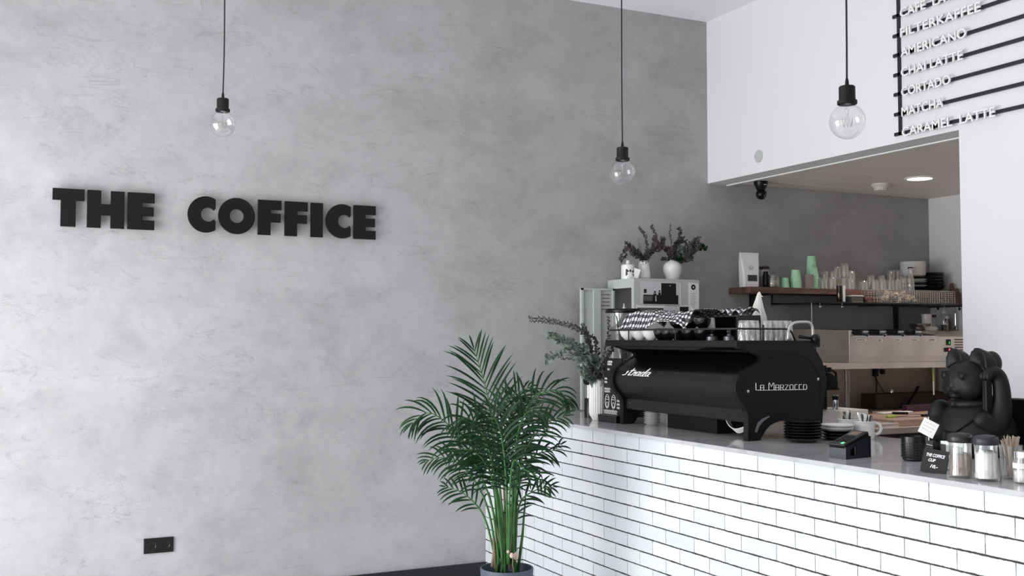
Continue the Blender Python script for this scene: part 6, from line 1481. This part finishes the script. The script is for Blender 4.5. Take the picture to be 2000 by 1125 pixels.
FR = [ # path(px,py,depth)..., index of first leaflet knot, leaflet length, droop
 ([(983,1100,0),(978,980,.02),(968,880,.03),(958,800,.03),(945,745,.03),(933,705,.03),(925,680,.03)], .42, .175, .25, 22),
 ([(975,1100,-.02),(960,985,-.04),(925,900,-.06),(893,850,-.08),(862,818,-.10),(832,806,-.12),(802,828,-.14)], .45, .135, .9, 20),
 ([(1000,1102,.02),(1003,960,.04),(1012,860,.05),(1030,795,.06),(1058,768,.07),(1090,762,.08),(1112,782,.09)], .48, .13, .8, 20),
 ([(990,1102,.0),(990,960,.05),(993,850,.10),(1000,795,.14),(1015,765,.18),(1034,755,.22)], .5, .125, .6, 16),
 ([(1006,1102,-.02),(1010,1010,-.03),(1020,975,-.04),(1040,960,-.05),(1062,952,-.06),(1080,950,-.07)], .42, .075, .5, 9),
 ([(1002,1102,-.03),(1006,980,-.06),(1018,900,-.10),(1045,850,-.13),(1075,822,-.16),(1105,812,-.18)], .52, .105, .7, 14),
 ([(972,1100,.0),(955,1000,.02),(928,940,.03),(895,905,.04),(862,893,.05),(832,900,.06)], .5, .10, .8, 13),
 ([(970,1100,.03),(950,1020,.06),(930,985,.08),(900,960,.10),(870,950,.12)], .55, .085, .5, 8),
 ([(985,1100,-.03),(975,980,-.08),(955,880,-.13),(935,835,-.17),(910,815,-.2),(888,830,-.23)], .45, .13, 1.0, 18),
 ([(992,1100,-.05),(990,980,-.11),(985,890,-.17),(975,835,-.22),(958,806,-.26),(938,800,-.30)], .42, .14, .9, 18),
 ([(996,1100,-.02),(1002,960,-.06),(1008,870,-.11),(1020,820,-.15),(1040,800,-.19),(1066,810,-.22)], .42, .13, .9, 17),
 ([(988,1100,.04),(984,950,.10),(980,850,.15),(985,800,.19),(1000,775,.22),(1020,782,.25)], .42, .14, .8, 17),
 ([(980,1100,.05),(965,960,.10),(945,880,.15),(930,850,.2),(905,840,.24)], .5, .12, .9, 14),
 ([(1000,1100,.03),(1012,960,.06),(1030,905,.1),(1052,885,.13),(1078,880,.16),(1095,868,.17)], .5, .09, .8, 11),
 ([(982,1100,-.05),(968,960,-.10),(945,900,-.13),(915,878,-.17),(880,880,-.2)], .5, .11, .9, 13),
 ([(994,1100,-.06),(996,960,-.13),(1004,900,-.18),(1022,915,-.22),(1050,930,-.24),(1070,955,-.25)], .48, .08, .9, 10),
]
random.seed(17)
def leaflet(bm, base, d, up, L_, w_, droop):
    """folded tapering blade that bends down"""
    n_ = 6; d = d.normalized(); side = d.cross(Vector((0, 0, 1)))
    if side.length < .05: side = Vector((1, 0, 0))
    side.normalize(); prev = None; p = base.copy(); dd = d.copy()
    for k in range(n_+1):
        f = k/n_; w2 = w_*math.sin(PI*min(1, (f*.93+.07)))**.75
        sd = dd.cross(up); sd = sd.normalized() if sd.length > .01 else side
        nrm = sd.cross(dd).normalized()
        a = bm.verts.new(p-sd*w2+nrm*w2*.35); b = bm.verts.new(p.copy()); c = bm.verts.new(p+sd*w2+nrm*w2*.35)
        if prev: bm.faces.new((prev[0], prev[1], b, a)); bm.faces.new((prev[1], prev[2], c, b))
        prev = (a, b, c)
        dd = (dd+Vector((0, 0, -droop*.20*(0.4+f)))).normalized(); p = p+dd*(L_/n_)
for fi, (path, st, LL, droop, NL) in enumerate(FR):
    pts = spline([pp(*q) for q in path], 8); n = len(pts)
    bm = new_bm(); tube(bm, pts, [0.0065*(1-0.85*i/(n-1)) for i in range(n)], 7)
    fr_ = to_obj('frond', bm, M['leafl'], t, smooth=True)
    bm = new_bm()
    cum = [0]
    for a, b in zip(pts, pts[1:]): cum.append(cum[-1]+(b-a).length)
    tot = cum[-1]
    def at(f):
        s_ = f*tot
        for i in range(n-1):
            if cum[i+1] >= s_:
                u_ = (s_-cum[i])/max(1e-6, cum[i+1]-cum[i]); return pts[i].lerp(pts[i+1], u_), (pts[i+1]-pts[i]).normalized()
        return pts[-1], (pts[-1]-pts[-2]).normalized()
    up0 = Vector((0, -1, 0.55)).normalized()
    for k in range(NL):
        f = st+(1-st)*(k+.5)/NL; g = (k+.5)/NL; p, tg = at(f)
        lat = tg.cross(up0).normalized()
        prof_l = LL*(0.55+0.75*math.sin(PI*(0.18+0.70*g)))*(1.0 if g < .8 else 1.0-(g-.8)*1.6)
        for s in (-1, 1):
            ang = 0.95-0.45*g+random.uniform(-.1, .1)
            d = (tg*math.cos(ang)+lat*s*math.sin(ang)+Vector((0, random.uniform(-.12, .12), random.uniform(-.02, .16)))).normalized()
            leaflet(bm, p, d, up0, prof_l*random.uniform(1.0, 1.25), 0.0048+0.0014*math.sin(PI*g), droop*random.uniform(1.0, 2.0))
    leaflet(bm, pts[-1], (pts[-1]-pts[-3]), up0, LL*.45, 0.005, droop*.5)
    to_obj('leaflets', bm, M['leaf'], fr_, smooth=True)
# bare canes and young spears
for k in range(9):
    a = k*2.4; r0 = 0.012+0.020*(k % 3); bm = new_bm(); top = (955+9*k, 960-28*(k % 4))
    p0 = Vector((r0*math.cos(a)*1.3-0.012, r0*math.sin(a), 0.345)); p1 = pp(*top, 0.03*math.sin(a))
    tube(bm, [p0, p0.lerp(p1, .5)+Vector((0.006*math.sin(k), 0, 0)), p1], [0.0085, 0.0065, 0.003], 8)
    to_obj('cane', bm, M['leafl'] if k % 3 else M['stemdry'], t, smooth=True)
for k, (a, b) in enumerate((((962, 1105), (966, 1068)), ((968, 1108), (964, 1050)), ((1000, 1108), (997, 1040)))):
    bm = new_bm(); tube(bm, [pp(*a), pp(*b)], [0.010, 0.006], 8); to_obj('dry_sheath', bm, M['stemdry'], t, smooth=True)
# little figure tied in the plant
t2_ = thing('fairy_pendant', 'tiny pale winged pendant hanging from a thread in the palm', 'ornament', tuple(POT+RV*0.02+FV*-0.10+Vector((0, 0, 0.475))), -YAW)
bm = new_bm(); ellipsoid(bm, (0.004, 0, 0.0), (0.010, 0.007, 0.014)); ellipsoid(bm, (-0.014, 0, 0.018), (0.008, 0.007, 0.008)); to_obj('body', bm, M['pink'], t2_, smooth=True)
bm = new_bm()
for k in range(9):
    a = -0.9+k*0.2; tube(bm, [(0.006, 0, 0.0), (0.006+0.022*math.cos(a), 0.002, 0.022*math.sin(a)), (0.006+0.036*math.cos(a), 0.004, 0.034*math.sin(a))], [0.003, 0.004, 0.001], 5, flat=.4)
to_obj('wing', bm, M['pink'], t2_)
bm = new_bm(); tube(bm, [(0.010, 0, -0.01), (0.008, 0.01, -0.045), (0.014, 0.02, -0.08), (0.006, 0.03, -0.122)], 0.003, 6); tube(bm, [(0.0, 0, 0.02), (0.012, 0.02, 0.20)], 0.0008, 4); to_obj('thread', bm, M['stemdry'], t2_)

# ============================================================ EUCALYPTUS AND DRIED FLOWERS
def branch_set(name, label, cat, base, K_, ref, paths, leaf_r, mats, seed, groups=None, LS=1.25, extra=0):
    random.seed(seed+1)
    for i in range(extra):
        q = random.choice(paths[:]); j = lambda a, s_: a+random.uniform(-s_, s_)
        paths = paths+[([q[0][0], q[0][1]]+[(j(x, 9), j(y, 8), j(d, .03)) for x, y, d in q[0][2:]],)+q[1:]]
    random.seed(seed); t = thing(name, label, cat, base, -YAW)
    for bi, (pth, lr, dens, mt, shape) in enumerate(paths):
        pts = spline([Vector(((x-ref[0])*K_, d, (ref[1]-y)*K_)) for x, y, d in pth], 6); n = len(pts)
        bm = new_bm(); tube(bm, pts, [0.0022*(1-.7*i/(n-1)) for i in range(n)], 5); br = to_obj('branch', bm, M['twig'], t)
        bm = new_bm(); tot = sum((b-a).length for a, b in zip(pts, pts[1:])); m = max(3, int(tot*dens*1.15))
        for k in range(m):
            f = 0.12+0.88*(k+random.random()*.5)/m; i = min(n-2, int(f*(n-1))); p = pts[i].lerp(pts[i+1], f*(n-1)-i); tg = (pts[i+1]-pts[i]).normalized()
            for s in (-1, 1):
                a = random.uniform(0, 2*PI); o_ = tg.orthogonal().normalized(); o_.rotate(Matrix.Rotation(a+(0 if s > 0 else PI), 3, tg))
                r_ = lr*LS*random.uniform(.7, 1.2)*(1-.35*f); d = (o_+tg*.5).normalized(); nn = d.cross(tg).normalized(); nn.rotate(Matrix.Rotation(random.uniform(-1, 1), 3, d))
                sd = nn.cross(d).normalized() if False else d.cross(nn).normalized()
                c = p+d*r_*1.1; vs = []
                N_ = 7 if shape != 'thin' else 5
                wx = {'round': .95, 'oval': .62, 'thin': .28, 'bud': .8}[shape]
                for q in range(N_):
                    b_ = 2*PI*q/N_; vs.append(bm.verts.new(c+d*r_*math.cos(b_)+sd*r_*wx*math.sin(b_)+nn*r_*.18*math.cos(2*b_)))
                cc = bm.verts.new(c-nn*r_*.12)
                for q in range(N_): bm.faces.new((vs[q], vs[(q+1) % N_], cc))
        lf = to_obj('leaves' if shape != 'bud' else 'blossoms', bm, M[mt], br)
        md = lf.modifiers.new('t', 'SOLIDIFY'); md.thickness = 0.0006
    return t
KV = 0.00308
branch_set('eucalyptus_bunch', 'eucalyptus branches arching out of the ribbed white vase', 'branches', (3.262, 5.452, CT+0.10), KV, (1166, 787), [
 ([(1166,785,0),(1165,745,0),(1158,700,.02),(1142,655,.04),(1110,637,.05),(1075,630,.06),(1036,627,.07)], .008, 110, 'euc', 'oval'),
 ([(1166,785,0),(1166,742,-.01),(1150,705,-.03),(1122,680,-.05),(1095,665,-.07),(1070,650,-.08)], .021, 60, 'eucp', 'round'),
 ([(1165,785,0),(1163,742,-.01),(1145,712,-.04),(1115,690,-.06),(1085,692,-.08),(1063,704,-.10)], .019, 55, 'eucp', 'round'),
 ([(1166,785,0),(1168,742,0),(1176,700,-.05),(1186,660,-.06),(1187,620,-.06)], .009, 110, 'euc', 'oval'),
 ([(1166,785,0),(1170,742,0),(1180,715,-.05),(1190,690,-.07),(1196,672,-.08)], .009, 120, 'euc', 'oval'),
 ([(1166,785,0),(1164,742,0),(1158,700,.01),(1150,660,.02),(1138,632,.03)], .011, 130, 'euc', 'oval'),
 ([(1166,785,0),(1167,742,0),(1168,710,.03),(1166,675,.05),(1158,655,.06)], .011, 140, 'euc', 'oval'),
 ([(1165,785,0),(1162,742,.01),(1150,720,.03),(1128,704,.05),(1095,700,.06)], .007, 110, 'euc', 'oval'),
 ([(1166,785,0),(1168,745,-.02),(1172,725,-.05),(1178,705,-.06)], .012, 150, 'euc', 'oval'),
 ([(1166,785,0),(1160,745,-.02),(1150,730,-.05),(1140,712,-.07)], .015, 110, 'eucp', 'round'),
 ([(1166,785,0),(1163,748,0),(1158,728,-.02),(1162,700,-.04)], .012, 160, 'euc', 'oval')], .02, None, 31, LS=1.15, extra=4)
KD = 0.00352
xb, yb = axx(1258, 6.08), 6.08
branch_set('dried_flowers', 'dry reddish sprigs standing in the fluted white vase', 'dried flowers', (xb, yb, 1.942+0.03), KD, (1258, 535), [
 ([(1258,533,0),(1256,508,0),(1248,492,.02),(1232,482,.02),(1218,490,.02),(1212,505,.02)], .008, 130, 'dried', 'bud'),
 ([(1258,533,0),(1256,508,0),(1246,488,.03),(1232,474,.03),(1222,470,.03)], .008, 130, 'euc', 'oval'),
 ([(1258,533,0),(1262,508,-.02),(1272,485,-.03),(1280,460,-.03),(1272,438,-.03)], .009, 150, 'dried', 'bud'),
 ([(1258,533,0),(1262,508,0),(1276,482,.02),(1292,470,.02),(1300,462,.02)], .009, 140, 'dried', 'bud'),
 ([(1258,533,0),(1260,508,0),(1266,480,.04),(1262,455,.05),(1250,440,.05)], .008, 130, 'dried', 'bud'),
 ([(1258,533,0),(1256,508,-.02),(1250,495,-.04),(1238,490,-.05)], .010, 150, 'euc', 'oval'),
 ([(1258,533,0),(1258,508,-.02),(1262,495,-.04),(1268,488,-.05)], .010, 150, 'euc', 'oval'),
 ([(1258,533,0),(1257,505,0),(1250,480,0),(1248,462,0)], .006, 90, 'eucp', 'bud')], .02, None, 33, extra=9)
xb = axx(1314, 6.08)
branch_set('dried_flowers', 'dark leafy branches fanning out of the round white vase', 'dried flowers', (xb, yb, 1.942+0.03), KD, (1314, 535), [
 ([(1314,533,0),(1314,505,0),(1305,485,.02),(1290,470,.03),(1275,460,.03)], .008, 130, 'dried', 'bud'),
 ([(1314,533,0),(1314,505,0),(1312,475,.0),(1310,450,.0),(1310,430,.0)], .0065, 80, 'euc', 'oval'),
 ([(1314,533,0),(1316,505,0),(1322,480,-.02),(1328,455,-.03),(1326,440,-.03)], .012, 120, 'euc', 'oval'),
 ([(1314,533,0),(1316,505,0),(1330,485,.02),(1350,468,.03),(1372,455,.04)], .008, 110, 'euc', 'oval'),
 ([(1314,533,0),(1317,505,0),(1335,488,-.04),(1355,478,-.06),(1375,480,-.08)], .020, 62, 'leaf', 'round'),
 ([(1314,533,0),(1317,505,0),(1332,492,-.06),(1345,488,-.08),(1356,470,-.1)], .018, 62, 'euc', 'round'),
 ([(1314,533,0),(1317,505,0),(1326,490,-.05),(1335,478,-.08)], .014, 90, 'eucp', 'round'),
 ([(1314,533,0),(1314,506,0),(1300,500,-.02),(1290,502,-.03)], .010, 120, 'euc', 'oval'),
 ([(1314,533,0),(1318,506,0),(1336,500,0),(1355,502,.02)], .009, 120, 'euc', 'oval'),
 ([(1314,533,0),(1315,505,0),(1318,490,.03),(1325,470,.04),(1340,455,.05)], .012, 120, 'euc', 'oval'),
 ([(1314,533,0),(1315,506,0),(1310,490,-.04),(1305,478,-.06)], .012, 110, 'dried', 'bud')], .02, None, 35, extra=10)
